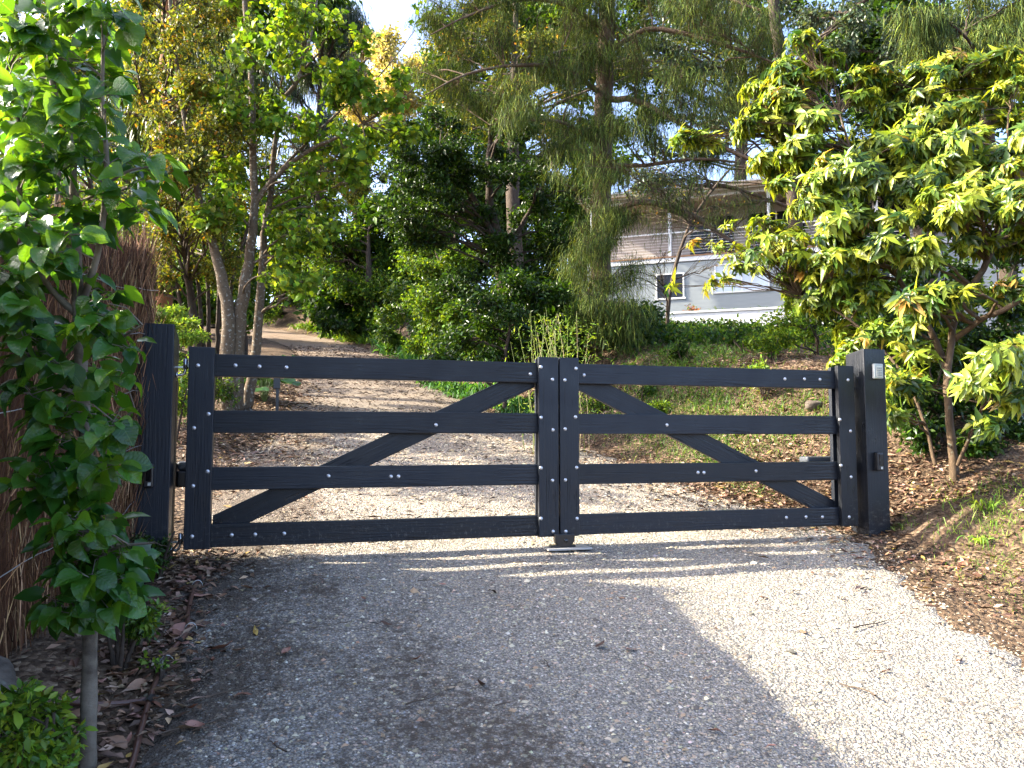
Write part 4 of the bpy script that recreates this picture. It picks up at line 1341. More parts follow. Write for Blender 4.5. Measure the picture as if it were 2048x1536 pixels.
# ------------------------------------------------------------------ trees beyond the gate
A = 10.9
spot_leaf = dict(L=.078, W=.068, n=9, pal='bright', mat='leaf_soft', kind='heart', tr=.004, limb=.018, spread=.05, droop=.5, arch=.03)
a1 = ground_base(S_([(458, 800, .105), (457, 700, .098), (452, 600, .09), (430, 500, .066), (398, 400, .050), (376, 280, .038), (352, 120, .03), (340, 0, .024), (330, -150, .02)], 10.9), .12)
a2 = ground_base(S_([(472, 800, .11), (475, 680, .10), (492, 560, .078), (508, 430, .06), (506, 300, .05), (503, 180, .042), (494, 60, .034), (486, -60, .035), (480, -200, .02)], 11.0), .125)
a3 = ground_base(S_([(494, 805, .085), (512, 700, .07), (524, 560, .062), (528, 470, .052), (540, 400, .045), (548, 300, .036), (560, 210, .024)], 11.2), .10)
lim = [S_([(512, 400, .045, 11.), (560, 345, .035, 10.9), (620, 300, .028, 10.8), (700, 262, .02, 10.6), (800, 200, .012, 10.4), (835, 170, .006, 10.3)], 11),
       S_([(507, 260, .045), (545, 215, .036), (590, 170, .030), (612, 110, .024), (630, 30, .018), (640, -60, .010)], 10.9),
       S_([(520, 390, .03), (580, 320, .022), (660, 240, .016), (760, 150, .010), (830, 60, .005)], 11.1)]
ac = C_([(600, 270, 60), (690, 250, 55), (770, 200, 50), (640, 130, 65), (560, 90, 65), (690, 60, 60), (620, 340, 60), (570, 420, 55), (600, 20, 60), (730, 160, 45), (500, 170, 55), (460, 90, 55), (660, 190, 50), (570, 200, 50), (540, 470, 50), (620, 480, 55),
         (660, 420, 50), (600, 560, 45), (480, 330, 50), (450, 420, 45), (730, 280, 45), (800, 250, 35), (560, 520, 45), (420, 180, 45), (690, 350, 40), (580, -40, 60), (480, -30, 60)], 10.8, 17, .85)
tree('spotted_bark_tree', 'tree of three pale spotted stems with heart shaped leaves beyond the gate', 'tree', [a1, a2, a3] + lim, ac, spot_leaf, 'bark_pale')

tree('olive_leaf_tree', 'thin tree of yellowing olive leaves behind the pear tree', 'tree',
     [ground_base(S_([(395, 690, .06), (372, 520, .055), (352, 380, .045), (338, 200, .035), (330, 60, .025), (325, -80, .012)], 12.4), .07)],
     C_([(280, 60, 60), (350, 110, 65), (420, 60, 60), (300, 190, 60), (400, 220, 65), (330, 310, 60), (430, 320, 55), (380, 420, 55), (300, 420, 50), (455, 470, 55), (250, 330, 45), (470, 190, 50), (260, -30, 60), (390, -30, 60), (470, 20, 50), (330, 520, 45), (420, 540, 45), (250, 130, 55), (360, 60, 50, 10.2), (390, 160, 50, 10.2), (340, 250, 50, 10.2), (410, 330, 45, 10.2), (440, 240, 45, 10.2), (370, 360, 45, 10.2), (420, 430, 40, 10.4)], 12.0, 46, .8),
     dict(thin=True, L=.07, W=.032, n=11, pal='olive', mat='leaf_soft', tr=.004, spread=.06, droop=.4, limb=.02), 'bark_dark')
tree('stringybark_tree', 'thick red barked tree trunk rising behind the gate post', 'tree',
     [ground_base(S_([(326, 640, .18), (326, 540, .165), (330, 420, .155), (335, 200, .14), (340, -100, .12), (350, -500, .08)], 14.5), .22)],
     C_([(300, -200, 150), (430, -260, 150), (250, -400, 140), (380, -450, 140), (180, -250, 120)], 14.5, 60), dict(L=.13, W=.03, n=10, pal='blue', mat='leaf_gloss', tr=.006, spread=.08, droop=.9), 'bark_red')
ds = []
for x0, x1, x2 in ((400, 372, 330), (420, 415, 400), (432, 440, 455), (412, 395, 372), (440, 465, 500), (390, 350, 300)):
    ds.append(ground_base(S_([(x0, 745, .042), ((x0 + x1) / 2, 660, .036), (x1, 560, .03), (x2, 440, .02)], 12.6 + rng.uniform(-.4, .4)), .05))
tree('thicket_shrub', 'dark thicket of many crooked stems behind the hinge stile', 'shrub', ds,
     C_([(300, 470, 55), (360, 430, 55), (420, 470, 55), (300, 560, 50), (350, 520, 45), (470, 540, 50), (280, 640, 45), (330, 690, 30), (270, 540, 40)], 13., 46, .8),
     dict(thin=True, L=.06, W=.028, n=14, pal='mid', mat='leaf_gloss', tr=.004, spread=.06, limb=.02), 'bark_dark')
fd = at(345, 640, 9.6)
tree('tree_fern', 'sunlit feathery plant showing above the gate post', 'plant', [ground_base([(fd[0], fd[1], fd[2] - .4, .03), (fd[0], fd[1], fd[2] - .1, .015)], .04)],
     C_([(330, 630, 35), (365, 650, 30), (390, 680, 22), (310, 650, 30)], 9.6, 40, .4), dict(L=.055, W=.018, n=20, pal='lime', mat='leaf_soft', tr=.003, spread=.02, limb=.008, droop=.15), 'bark_dark')

HB = dict(thin=True, L=.078, W=.036, n=15, pal='dark', mat='leaf_gloss', tr=.004, spread=.07, limb=.03)
tree('broadleaf_tree', 'dense dark broadleaf tree on the bend of the drive', 'tree',
     [ground_base(S_([(1005, 700, .13), (1008, 600, .12), (1000, 500, .10), (982, 420, .085), (978, 330, .06), (985, 230, .035)], 15.5), .15), S_([(1000, 500, .07), (960, 420, .055), (920, 350, .04), (880, 290, .02)], 15.4), S_([(1000, 520, .06), (1050, 440, .045), (1090, 360, .025)], 15.6)],
     C_([(830, 295, 45), (890, 255, 50), (965, 235, 55), (1040, 260, 50), (850, 360, 55), (940, 330, 55), (1040, 330, 55), (810, 430, 45), (880, 440, 55), (960, 420, 50), (1060, 420, 55), (1110, 370, 50), (1000, 480, 45), (940, 560, 50), (1060, 540, 50), (1120, 480, 45),
         (800, 340, 40), (870, 310, 40), (1000, 290, 45), (1090, 300, 40), (920, 390, 40), (840, 480, 40)], 15.2, 64, .6), HB, 'bark_dark')
tree('understorey_shrub', 'fresh green understorey shrub with pale bare stems left of the dark broadleaf tree', 'shrub',
     [ground_base(S_([(880, 700, .04), (890, 580, .03), (870, 500, .02), (840, 430, .012)], 18.7), .05), ground_base(S_([(905, 700, .035), (900, 560, .03), (910, 470, .02)], 18.9), .04)],
     C_([(840, 540, 50), (850, 630, 45), (820, 470, 45), (880, 560, 50), (850, 680, 35), (900, 690, 40), (900, 620, 45), (860, 590, 45), (830, 600, 40), (910, 520, 40)], 18.5, 62, .7),
     dict(HB, pal='mid', L=.085, W=.042, mat='leaf_soft'), 'bark_pale')
tree('understorey_shrub', 'dark laurel like shrub between the cane clump and the agapanthus', 'shrub',
     [ground_base(S_([(1010, 720, .03), (1020, 640, .025), (1000, 560, .015)], 12.6), .04)],
     C_([(960, 640, 50), (1030, 620, 50), (1000, 690, 45), (1070, 680, 45), (920, 690, 40), (1050, 560, 40), (1100, 600, 40), (880, 710, 35)], 13., 52, .75), dict(HB, L=.085, W=.034, pal='dark'), 'bark_dark')

# weeping conifer
J = 13.6
js = [ground_base(S_([(1192, 690, .21), (1196, 600, .19), (1203, 480, .175), (1207, 300, .165), (1210, 120, .15), (1216, -60, .13), (1222, -300, .09), (1225, -500, .05)], J), .30)]
jl = [S_([(1207, 200, .06, J), (1270, 200, .05, 13.2), (1340, 235, .042, 12.8), (1420, 280, .034, 12.4), (1500, 318, .024, 12.1), (1540, 330, .012, 12.)], J),
      S_([(1208, 110, .05, J), (1290, 60, .045, 13.2), (1380, 70, .036, 12.9), (1480, 100, .026, 12.6), (1560, 130, .012, 12.4)], J),
      S_([(1205, 190, .045, J), (1130, 140, .038, 13.2), (1030, 130, .028, 12.8), (930, 150, .018, 12.5), (850, 190, .008, 12.3)], J),
      S_([(1208, 60, .045, J), (1130, 10, .038, 13.2), (1040, 0, .028, 12.9), (940, 30, .018, 12.6), (860, 70, .008, 12.4)], J),
      S_([(1204, 430, .06, J), (1280, 405, .052, 13.2), (1370, 425, .046, 12.8), (1430, 460, .034, 12.5), (1490, 500, .018, 12.2)], J),
      S_([(1206, 330, .04, J), (1290, 330, .032, 13.), (1390, 318, .026, 12.7), (1480, 325, .018, 12.5)], J),
      S_([(1205, 300, .04, J), (1140, 250, .03, 13.2), (1060, 240, .02, 12.9), (980, 250, .010, 12.7)], J),
      S_([(1212, -20, .05, J), (1290, -40, .04, 13.2), (1400, -20, .03, 12.9), (1520, 20, .02, 12.5)], J)]
jc = C_([(1290, 440, 40, 12.6, 14), (1370, 425, 40, 12.5, 14), (1450, 430, 40, 12.3, 14), (1330, 370, 40, 12.5, 16), (1420, 350, 42, 12.5, 16), (1490, 380, 36, 12.3, 14), (1300, 540, 34, 12.8, 20), (1205, 90, 45, 12.9), (1190, 230, 40, 12.9), (1215, 330, 40, 12.9), (1200, 20, 50, 12.9), (1215, 470, 35, 12.9), (880, 60, 45), (950, 40, 55), (1030, 60, 60), (1110, 40, 60), (880, 170, 45), (940, 130, 55), (1010, 160, 55), (1090, 140, 60), (1160, 160, 50), (960, 220, 45), (1050, 230, 50), (1130, 260, 50), (1280, 50, 60), (1370, 50, 60), (1460, 60, 55), (1290, 150, 55),
         (1380, 160, 60), (1460, 190, 50), (1250, 250, 40), (1330, 240, 40), (1240, 430, 35), (1160, 340, 45), (1175, 440, 40), (1220, 540, 45), (1260, 610, 42), (1230, 670, 40), (1285, 660, 30), (1170, 620, 35), (1540, 60, 55), (1520, 150, 45), (1180, -20, 60), (1000, -30, 60), (1100, -40, 60), (1300, -40, 60), (1420, -40, 60), (1430, 300, 35), (1160, 520, 40)], 12.9, 58, .8, split=4, dens=1.8, grow=1.05)
tree('weeping_conifer', 'tall conifer with a thick fissured trunk and drooping grey green needles', 'tree', js + jl, jc,
     dict(mode='weep', L=.15, W=.009, n=14, pal='weep', thin=True, mat='needle', tr=.0035, spread=.09, limb=.014, arch=.05, bend=.55, droop=.25, **{'from': .15}), 'bark_conifer', keep_branches=False)
# bare hanging twigs between the conifer and the house
tree('bare_branch_tree', 'leafless twiggy tree in front of the house verandah', 'tree',
     [ground_base(S_([(1330, 690, .05, 17.), (1345, 560, .045, 17.), (1380, 450, .035, 17.), (1440, 360, .025, 17.), (1500, 300, .015, 17.)], 17), .06)],
     C_([(1300, 420, 60), (1370, 380, 60), (1420, 480, 50), (1300, 520, 50), (1450, 400, 50), (1350, 300, 60), (1280, 330, 50)], 16.6, 34), dict(L=.05, W=.03, n=1, pal='olive', mat='leaf_soft', tr=.005, spread=.02, limb=.02, **{'from': .1}), 'bark_dark')
# cane clump behind the meeting stiles
cp = at(1120, 735, 8.9); cz = float(G(cp[0], cp[1]))
cn = empty('cane_clump', (cp[0], cp[1], cz), 'clump of thin yellow green canes standing behind the meeting stiles', 'plant')
cme = []
for i in range(4):
    t = Tubes(); hh = 1.0
    t.add([(0, 0, -.05), (.02 * i, .01, .35), (.05, .02 * i - .02, .7), (.10 * (i - 1), .05, 1.0)], [.005, .0045, .0035, .0015], 5)
    cme.append(t.mesh('cane', plain('green_cane_%d' % i, [(.22, .24, .06), (.28, .25, .08), (.16, .20, .05), (.30, .24, .12)][i], .5, .4, 0, .2, 12, 0)))
for i in range(46):
    o = link('cane', cme[int(rng.integers(4))], cn, (rng.normal(0, .17), rng.normal(0, .12), 0), (rng.normal(0, .10), rng.normal(0, .12), rng.uniform(0, 6.28)))
    s_ = rng.uniform(.9, 1.75); o.scale = (1, 1, s_)
nn_ = 1500
P = np.stack([cp[0] + rng.normal(0, .26, nn_), cp[1] + rng.normal(0, .2, nn_), cz + rng.uniform(.25, 1.6, nn_)], -1)
lf = Leaves(); lf.add(P, unit(rdir(nn_) + np.array([0, 0, .2])), rdir(nn_), rng.uniform(.03, .08, nn_), rng.uniform(.006, .012, nn_), palette(nn_, PAL['lime']), 'diamond')
tag(link('foliage', lf.mesh('foliage', M['leaf_soft']), cn, world=True), kind='stuff')

# tall dark tree behind the rhododendron and its crown against the sky
tree('tall_gum_tree', 'tall dark trunked gum tree behind the rhododendron', 'tree',
     [ground_base(S_([(1600, 640, .22), (1590, 420, .19), (1572, 240, .17), (1555, 80, .15), (1540, -60, .13), (1530, -250, .09)], 20.), .26), S_([(1575, 260, .12), (1500, 180, .09), (1440, 60, .06), (1400, -80, .03)], 20.), S_([(1565, 160, .11), (1660, 60, .08), (1760, -20, .05), (1880, -90, .03)], 20.),
      S_([(1580, 300, .10), (1680, 210, .075), (1800, 120, .05), (1950, 60, .03)], 20.)],
     C_([(1650, 30, 55), (1740, 40, 55), (1820, 60, 55), (1900, 30, 60), (1980, 70, 60), (2040, 30, 60), (1700, 100, 40), (1860, 110, 45), (1950, 140, 40), (1590, 10, 50), (1480, 20, 40), (1340, 20, 40), (1270, 90, 35), (1320, 320, 40), (1290, 370, 40), (1400, 260, 40), (1440, 200, 40), (1500, 100, 40), (1350, 130, 35), (1760, -60, 60), (1900, -60, 60), (2060, 120, 60), (1620, -60, 60)], 19.5, 44, .7),
     dict(L=.12, W=.055, n=10, pal='blue', mat='leaf_gloss', thin=True, tr=.007, spread=.10, droop=.7, limb=.04), 'bark_dark')
tree('feathery_tree', 'olive feathery tree crown behind the rhododendron top', 'tree',
     [ground_base(S_([(2020, 600, .16), (2000, 400, .14), (1960, 200, .10), (1930, 60, .05)], 15.), .2)],
     C_([(1890, 60, 55), (1960, 50, 60), (2030, 80, 60), (1980, 140, 50), (2060, 170, 50), (1840, 40, 45), (1920, 120, 45), (2040, 0, 60)], 14.5, 60, .8), dict(mode='weep', L=.22, W=.014, n=14, pal='weep', mat='needle', thin=True, tr=.006, spread=.08, bend=.6, droop=.2), 'bark_dark')

# ------------------------------------------------------------------ background trees
def bgtree(label, bx, by_base, d, tops, n, leaf, bark='bark_dark', r=.2, name='background_tree', flat=.75, group=None):
    b = at(bx, by_base, d)
    hi = min(q[1] for q in tops)
    st = ground_base(S_([(bx, by_base - 20, r), (bx + rng.uniform(-8, 8), (by_base + hi) / 2, r * .7), (bx + rng.uniform(-10, 10), hi + 30, r * .25)], d), r * 1.2)
    return tree(name, label, 'tree', [st], C_(tops, d, n, flat), leaf, bark, group, keep_branches=False)


BG = dict(thin=True, L=.16, W=.075, n=14, pal='mid', mat='leaf_soft', tr=.010, spread=.14, limb=.06)
bgtree('dark background tree hanging over the far bend of the drive', 640, 625, 44, [(570, 420, 50), (630, 400, 55), (690, 430, 50), (600, 480, 50), (660, 500, 55), (720, 480, 45), (590, 550, 45), (640, 570, 50), (700, 570, 45), (560, 500, 40), (620, 620, 30), (680, 620, 35), (740, 610, 40), (770, 560, 40)], 46, dict(BG, pal='dark'))
bgtree('bright green bamboo like tree at the bend of the drive', 560, 645, 45, [(555, 560, 28), (565, 600, 28), (575, 635, 24), (590, 590, 22), (548, 625, 20), (600, 640, 22)], 44, dict(BG, pal='lime', L=.2, W=.065))
bgtree('mid green background tree behind the three pale stems', 480, 640, 23, [(440, 560, 50), (500, 590, 45), (460, 480, 50), (530, 530, 45), (400, 600, 45), (520, 440, 50), (440, 390, 50), (490, 630, 30), (360, 610, 45), (310, 600, 45), (380, 530, 45), (280, 560, 40)], 46, dict(BG, pal='mid', L=.13))
bgtree('golden sunlit gum tree on the far skyline', 720, 420, 62, [(690, 110, 38), (740, 120, 42), (790, 130, 40), (700, 165, 40), (760, 175, 42), (820, 165, 36), (680, 215, 36), (740, 230, 40), (800, 225, 40), (715, 80, 26), (770, 85, 26), (850, 200, 36)], 70, dict(BG, pal='gold', L=.34, W=.2, n=12, spread=.3, limb=.12), r=.5)
bgtree('olive background tree with dark crooked limbs under the golden gum', 720, 440, 38, [(690, 330, 36), (740, 340, 36), (700, 390, 38), (760, 390, 34), (660, 370, 36), (720, 300, 30), (640, 300, 36), (790, 300, 30)], 46, dict(BG, pal='olive', L=.2, n=11), r=.25)
EU = dict(thin=True, mode='weep', L=.45, W=.04, n=8, pal='blue', mat='leaf_gloss', tr=.012, spread=.2, limb=.09, bend=.9, droop=.6)
bgtree('tall blue green gum with hanging leaves between gap of sky', 640, 560, 42, [(570, 40, 45), (630, 30, 45), (690, 30, 30), (600, 110, 45), (650, 110, 40), (690, 90, 25), (580, 180, 45), (640, 190, 45), (600, 260, 45), (660, 250, 35), (560, 300, 45), (620, 330, 45), (580, -40, 60), (660, -50, 50)], 60, EU, r=.3)
bgtree('tall grey green gum with hanging leaves behind the pear tree crown', 300, 560, 26, [(250, 40, 55), (310, 60, 50), (280, 130, 50), (340, 150, 50), (230, 180, 50), (300, 220, 50), (260, 280, 50), (400, 120, 45), (460, 60, 45), (440, 150, 45), (520, 120, 45), (380, 20, 50), (350, 290, 50), (440, 260, 50), (220, 380, 50), (280, 360, 50), (400, 350, 50)], 56, dict(EU, pal='weep', L=.38), r=.3)
bgtree('dark background tree filling the gap behind the broadleaf crown', 900, 640, 43, [(830, 260, 40), (800, 380, 40), (780, 470, 45), (860, 420, 50), (920, 480, 50), (980, 430, 50), (1050, 480, 50), (1110, 420, 45), (860, 550, 50), (940, 600, 50), (1040, 600, 50), (1120, 560, 50), (800, 600, 40), (1140, 320, 40), (1100, 250, 40), (1000, 250, 50), (900, 200, 45)], 46, dict(BG, pal='dark', L=.19))
bgtree('dark leafy background tree beside the far end of the house', 1180, 640, 41, [(1150, 450, 45), (1200, 520, 40), (1170, 600, 45), (1220, 640, 40), (1130, 660, 40), (1190, 380, 35), (1130, 380, 40), (1210, 450, 28)], 46, dict(BG, pal='dark', L=.17))
bgtree('leafy background tree beyond the fence top', 100, 620, 22, [(20, 420, 60), (100, 430, 60), (180, 420, 60), (60, 330, 60), (150, 320, 60), (230, 470, 50), (40, 220, 60), (130, 210, 60), (60, 110, 60), (200, 120, 50), (-40, 300, 70), (150, 40, 60), (30, 20, 60)], 44, dict(BG, pal='olive', L=.15))
WL = dict(BG, L=.27, W=.13, n=12, spread=.25, pal='dark')
for bx, d, x0, x1, y0, y1, lab, pal in [(700, 36, 600, 800, 400, 640, 'deep green tree massed behind the fresh green understorey', 'dark'), (860, 38, 780, 960, 330, 640, 'deep green tree massed behind the left half of the broadleaf crown', 'mid'),
                                        (1040, 38, 940, 1150, 300, 640, 'deep green tree massed behind the right half of the broadleaf crown', 'dark'), (1180, 40, 1120, 1215, 280, 640, 'deep green tree massed behind the conifer trunk', 'mid'),
                                        (520, 48, 420, 620, 300, 600, 'deep green tree massed behind the upper pale stems', 'mid'), (360, 32, 250, 460, 280, 640, 'deep green tree massed behind the thick red trunk', 'dark')]:
    bgtree(lab, bx, 640, d, [(rng.uniform(x0, x1), y0 + (y1 - y0) * (i + .5) / 18, rng.uniform(38, 55)) for i in range(18)], 26, dict(WL, pal=pal, L=.31, W=.16), r=.25)
bgtree('fresh green tree spreading behind the leafy border', 740, 650, 34, [(760, 500, 48), (700, 560, 48), (770, 590, 45), (740, 430, 42), (690, 490, 45), (790, 540, 40), (660, 530, 40), (730, 620, 35), (780, 640, 32)], 56, dict(BG, pal='mid', L=.16))
bgtree('olive green tree crown seen through the conifer foliage', 1030, 500, 31, [(880, 90, 45), (950, 60, 48), (1030, 90, 50), (1110, 60, 48), (900, 170, 45), (980, 160, 48), (1060, 170, 48), (1140, 150, 42), (920, 240, 42), (1010, 240, 45), (1090, 250, 42), (1160, 260, 38), (1000, 0, 50), (1100, -20, 50), (1280, 120, 32), (1380, 110, 35), (1460, 140, 32)], 34, dict(BG, pal='olive', L=.2, n=10), r=.3)
CN = dict(BG, L=.34, W=.18, n=9, spread=.25)
bgtree('tall leafy tree closing the sky behind the weeping conifer', 1040, 480, 44, [(rng.uniform(860, 1215), rng.uniform(-30, 300), rng.uniform(36, 50)) for _ in range(24)] + [(900, 60, 45), (1000, 40, 45), (1100, 50, 45), (1190, 60, 40), (890, 140, 42)], 40, dict(CN, pal='mid'), r=.4)
bgtree('tall leafy tree closing the sky behind the house roof', 1480, 420, 46, [(1240, 40, 35), (1260, 140, 32), (1340, 40, 38), (1420, 100, 38), (1500, 40, 42), (1560, 120, 42), (1480, 200, 36), (1330, 160, 30), (1600, 200, 42), (1590, 280, 36), (1540, 250, 30), (1410, 10, 40), (1280, 220, 24), (1260, -10, 40), (1340, -10, 40), (1500, -20, 45), (1640, 20, 45), (1720, 0, 45), (1820, 10, 45)], 40, dict(CN, pal='dark'), r=.4)
bgtree('tall leafy tree closing the sky behind the rhododendron', 1850, 480, 28, [(rng.uniform(1600, 2080), rng.uniform(20, 330), rng.uniform(38, 52)) for _ in range(26)] + [(1690, 80, 45), (1780, 100, 45), (1880, 90, 45), (2020, 60, 45)], 44, dict(BG, L=.24, W=.125, n=10, pal='dark'), r=.35)
bgtree('leafy tree filling the gap between the pear crown and the pale stems', 430, 560, 40, [(rng.uniform(230, 560), rng.uniform(40, 330), rng.uniform(36, 50)) for _ in range(22)] + [(250, 0, 45), (320, 10, 45), (400, 0, 45), (470, 10, 45), (540, 0, 45), (610, 20, 45), (660, 60, 36), (520, 70, 45), (580, 100, 42), (660, 0, 36)], 36, dict(CN, pal='mid'), r=.4)
sh = [((-7.2 + rng.normal(0, 1.1), 5.6 + rng.normal(0, 1.3), 5.0 + rng.normal(0, .8)), (.7, .7, .4), 26) for _ in range(16)]  # out-of-view crown added to throw dappled shade behind the gate
tree('added_shade_tree', 'unseen open crowned tree added beyond the brush fence to dapple the drive', 'tree', [[(-7.4, 5.8, float(G(-7.4, 5.8)) - .1, .14), (-7.3, 5.7, 2.2, .11), (-7.2, 5.6, 4.2, .07), (-7.1, 5.6, 5.6, .03)]], sh, dict(BG, L=.12, W=.06, n=10, spread=.1, pal='mid', limb=.04), 'bark_dark', keep_branches=False)
for (a_, b_, hh, sp, lab) in [(-6.3, 11.2, 4.6, 1.0, 'bushy tree added behind the pear crown to shade the drive'), (-6.8, 15.5, 5.6, 1.2, 'taller bushy tree added behind the crooked stems to shade the drive')]:  # added to shade the drive from the left, also filling the background
    z_ = float(G(a_, b_)); sh = [((a_ + rng.normal(0, sp), b_ + rng.normal(0, sp), z_ + hh * rng.uniform(.3, 1.)), (.7, .7, .45), 24) for _ in range(11)]
    tree('added_shade_tree', lab, 'tree', [[(a_, b_, z_ - .1, .12), (a_ + .1, b_, z_ + hh * .45, .09), (a_ + .1, b_ + .1, z_ + hh * .9, .03)]], sh, dict(BG, L=.12, W=.06, n=10, spread=.1, pal='mid', limb=.04), 'bark_dark', keep_branches=False)
for bx, by, d, lab, pal in [(620, 625, 44, 'dark undergrowth shrub at the inside of the bend', 'dark'), (720, 655, 35, 'dark undergrowth shrub behind the leafy border', 'dark'), (800, 675, 27, 'fern green undergrowth shrub behind the leafy border end', 'mid'), (880, 690, 20, 'dark undergrowth shrub above the agapanthus', 'dark'), (960, 690, 15.5, 'mid green undergrowth shrub above the agapanthus', 'mid'),
                            (1060, 690, 14.5, 'dark undergrowth shrub behind the cane clump', 'dark'), (1140, 690, 14, 'dark undergrowth shrub at the conifer foot', 'dark'), (1250, 700, 13, 'dark undergrowth shrub on the house side of the conifer', 'dark')]:
    tree('undergrowth_shrub', lab, 'shrub', [ground_base(S_([(bx, by, .03), (bx + 4, by - 50, .02)], d), .04)], C_([(bx + rng.uniform(-50, 50), by - rng.uniform(-25, 85), 32) for _ in range(10)], d, 26), dict(HB, pal=pal, n=12, L=.05 + .0035 * d, W=.024 + .0017 * d), 'bark_dark', keep_branches=False)
for i, (bx, d, lab) in enumerate([(140, 46, 'far dark tree on the hill behind the brush fence'), (900, 52, 'far dark tree on the hill behind the broadleaf tree')]):
    tp = [(bx + rng.uniform(-130, 130), rng.uniform(240 if bx > 600 else 60, 600), rng.uniform(45, 65)) for _ in range(16)]
    bgtree(lab, bx, 600, d, tp, 40, dict(BG, pal='dark' if i % 2 else 'mid', L=.30, W=.15, n=12, spread=.25), r=.35)

# ------------------------------------------------------------------ ground plants beyond the gate
agl = 'agapanthus clump of arching strap leaves edging the drive'
for i, (u, v) in enumerate([(1.5, 8.2), (1.62, 7.6), (1.42, 8.9), (1.8, 8.4), (1.35, 9.7), (1.7, 9.3), (1.3, 10.5), (1.25, 11.4), (1.55, 10.8), (1.7, 6.9), (1.95, 7.4), (1.85, 9.6), (1.2, 12.3), (1.5, 11.8), (1.85, 6.2)]):
    strap_plant(agl, (u + rng.normal(0, .05), v, float(G(u, v)) - .02), 64, .70, .042, 'strap', .2, 'agapanthus', 'plant', 'agapanthus clumps along the drive', (.7, 1.3))
fgl = 'leafy border clump along the far bend of the drive'
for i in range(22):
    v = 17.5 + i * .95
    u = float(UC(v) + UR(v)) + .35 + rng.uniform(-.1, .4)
    strap_plant(('bright green ' if i > 9 else 'deep green ') + fgl, (u, v, float(G(u, v)) - .03), 70, 1.05, .08, 'bright' if i > 9 else 'strap', .5, 'border_plant', 'plant', 'border clumps along the bend', (.5, 1.1), seg=3)  # far clumps take the brighter leaf palette
# big round leaved plant and path light in the left bed
bp = (-2.22, 7.9); bz = float(G(*bp))
lg = empty('round_leaf_plant', (bp[0], bp[1], bz), 'plant with large round glossy leaves beside the path light', 'plant')
disc = [(0, 0, 0)] + [(.5 - .5 * math.cos(a) * (1 - .25 * (abs(a - math.pi) > 2.7)), .5 * math.sin(a), .06 * math.sin(3 * a)) for a in np.linspace(.15, 2 * math.pi - .15, 14)]
dme = mesh_np('leaf', [(.5, 0, -.06)] + disc, [(0, i, i + 1) for i in range(1, 15)] + [(0, 15, 1)], M['box_leaf'], smooth=True)
stm = Tubes()
for i in range(26):
    a = rng.uniform(0, 6.28); r_ = rng.uniform(.1, .42); hh = rng.uniform(.2, .75)
    p = np.array([bp[0] + r_ * math.cos(a), bp[1] + r_ * math.sin(a), bz + hh])
    stm.twigs(np.array([[bp[0], bp[1], bz - .02]]), np.array([[bp[0] + r_ * .4 * math.cos(a), bp[1] + r_ * .4 * math.sin(a), bz + hh * .7]]), p[None], .006, .004)
    leaf_obj(dme, lg, p, np.array([math.cos(a), math.sin(a), -.35]), np.array([math.cos(a) * .4, math.sin(a) * .4 - .35, .9]) + rng.normal(0, .2, 3), rng.uniform(.16, .28))
tag(link('stalks', stm.mesh('stalks', plain('green_stalk', (.10, .15, .04), .5)), lg, world=True), kind='stuff')
bq_ = (-2.0, 7.05); bz = float(G(*bq_))
pl_ = empty('path_light', (bq_[0], bq_[1], bz), 'short black bollard light at the edge of the drive', 'path light')
link('stake', box_mesh('stake', .045, .045, .42, M['blackplastic'], .004), pl_, (0, 0, .19))
link('head', box_mesh('head', .10, .07, .20, M['blackplastic'], .006), pl_, (-.01, 0, .46))
# low plants under the three stems
for i, (u, v, lab, pal) in enumerate([(-2.85, 5.9, 'low leafy shrub at the foot of the three pale stems', 'mid'), (-3.3, 5.0, 'low leafy shrub behind the hinge stile', 'mid'), (-2.95, 3.9, 'yellow green low shrub between post and stile', 'bright'), (-3.6, 6.6, 'dark low shrub behind the pale stems', 'dark'), (-2.5, 8.6, 'small leafy shrub behind the path light', 'mid')]):
    shrub('bed_shrub', lab, (u, v), .42, .85 if i < 4 else .5, 240, dict(L=.045, W=.024, n=10, pal=pal, mat='leaf_gloss', tr=.003, spread=.03, limb=.006))

# shrubs on the bank below the house
for i, (bx, by, d, lab, pal) in enumerate([(1330, 690, 14.5, 'dark shrub on the bank beside the conifer trunk', 'dark'), (1400, 690, 15.5, 'mid green shrub on the bank below the small house window', 'mid'), (1470, 690, 15., 'dark green shrub on the bank below the double house window', 'dark'), (1540, 700, 14., 'mid green shrub on the bank beside the yellowish shrub', 'mid'), (1290, 650, 19., 'low dark shrub at the end of the white retaining wall', 'dark')]):
    tree('bank_shrub', lab, 'shrub', [ground_base(S_([(bx, by, .02), (bx + 5, by - 25, .012)], d), .03)], C_([(bx - 20, by - 5, 30), (bx + 20, by - 8, 30), (bx, by + 20, 30), (bx - 25, by + 30, 25), (bx + 28, by + 28, 25), (bx, by - 20, 20)], d, 26), dict(L=.06, W=.03, n=12, pal=pal, mat='leaf_soft', tr=.003, spread=.06, limb=.01), 'bark_dark', keep_branches=False)

for i, (u, v) in enumerate([(2.55, 3.6), (2.75, 4.6), (3.2, 3.7), (2.35, 5.2), (3.5, 4.8), (3.0, 5.6), (3.9, 3.4), (2.6, 6.3), (3.3, 2.6), (4.2, 4.4)]):
    shrub('weed', 'ragged leafy weed growing through the grass of the bank', (u, v), .26, rng.uniform(.22, .42), 70, dict(thin=True, L=.045, W=.022, n=9, pal=('mid', 'dark', 'bright')[i % 3], mat='leaf_soft', tr=.003, spread=.03, limb=.005), 'weed', group='weeds on the bank')
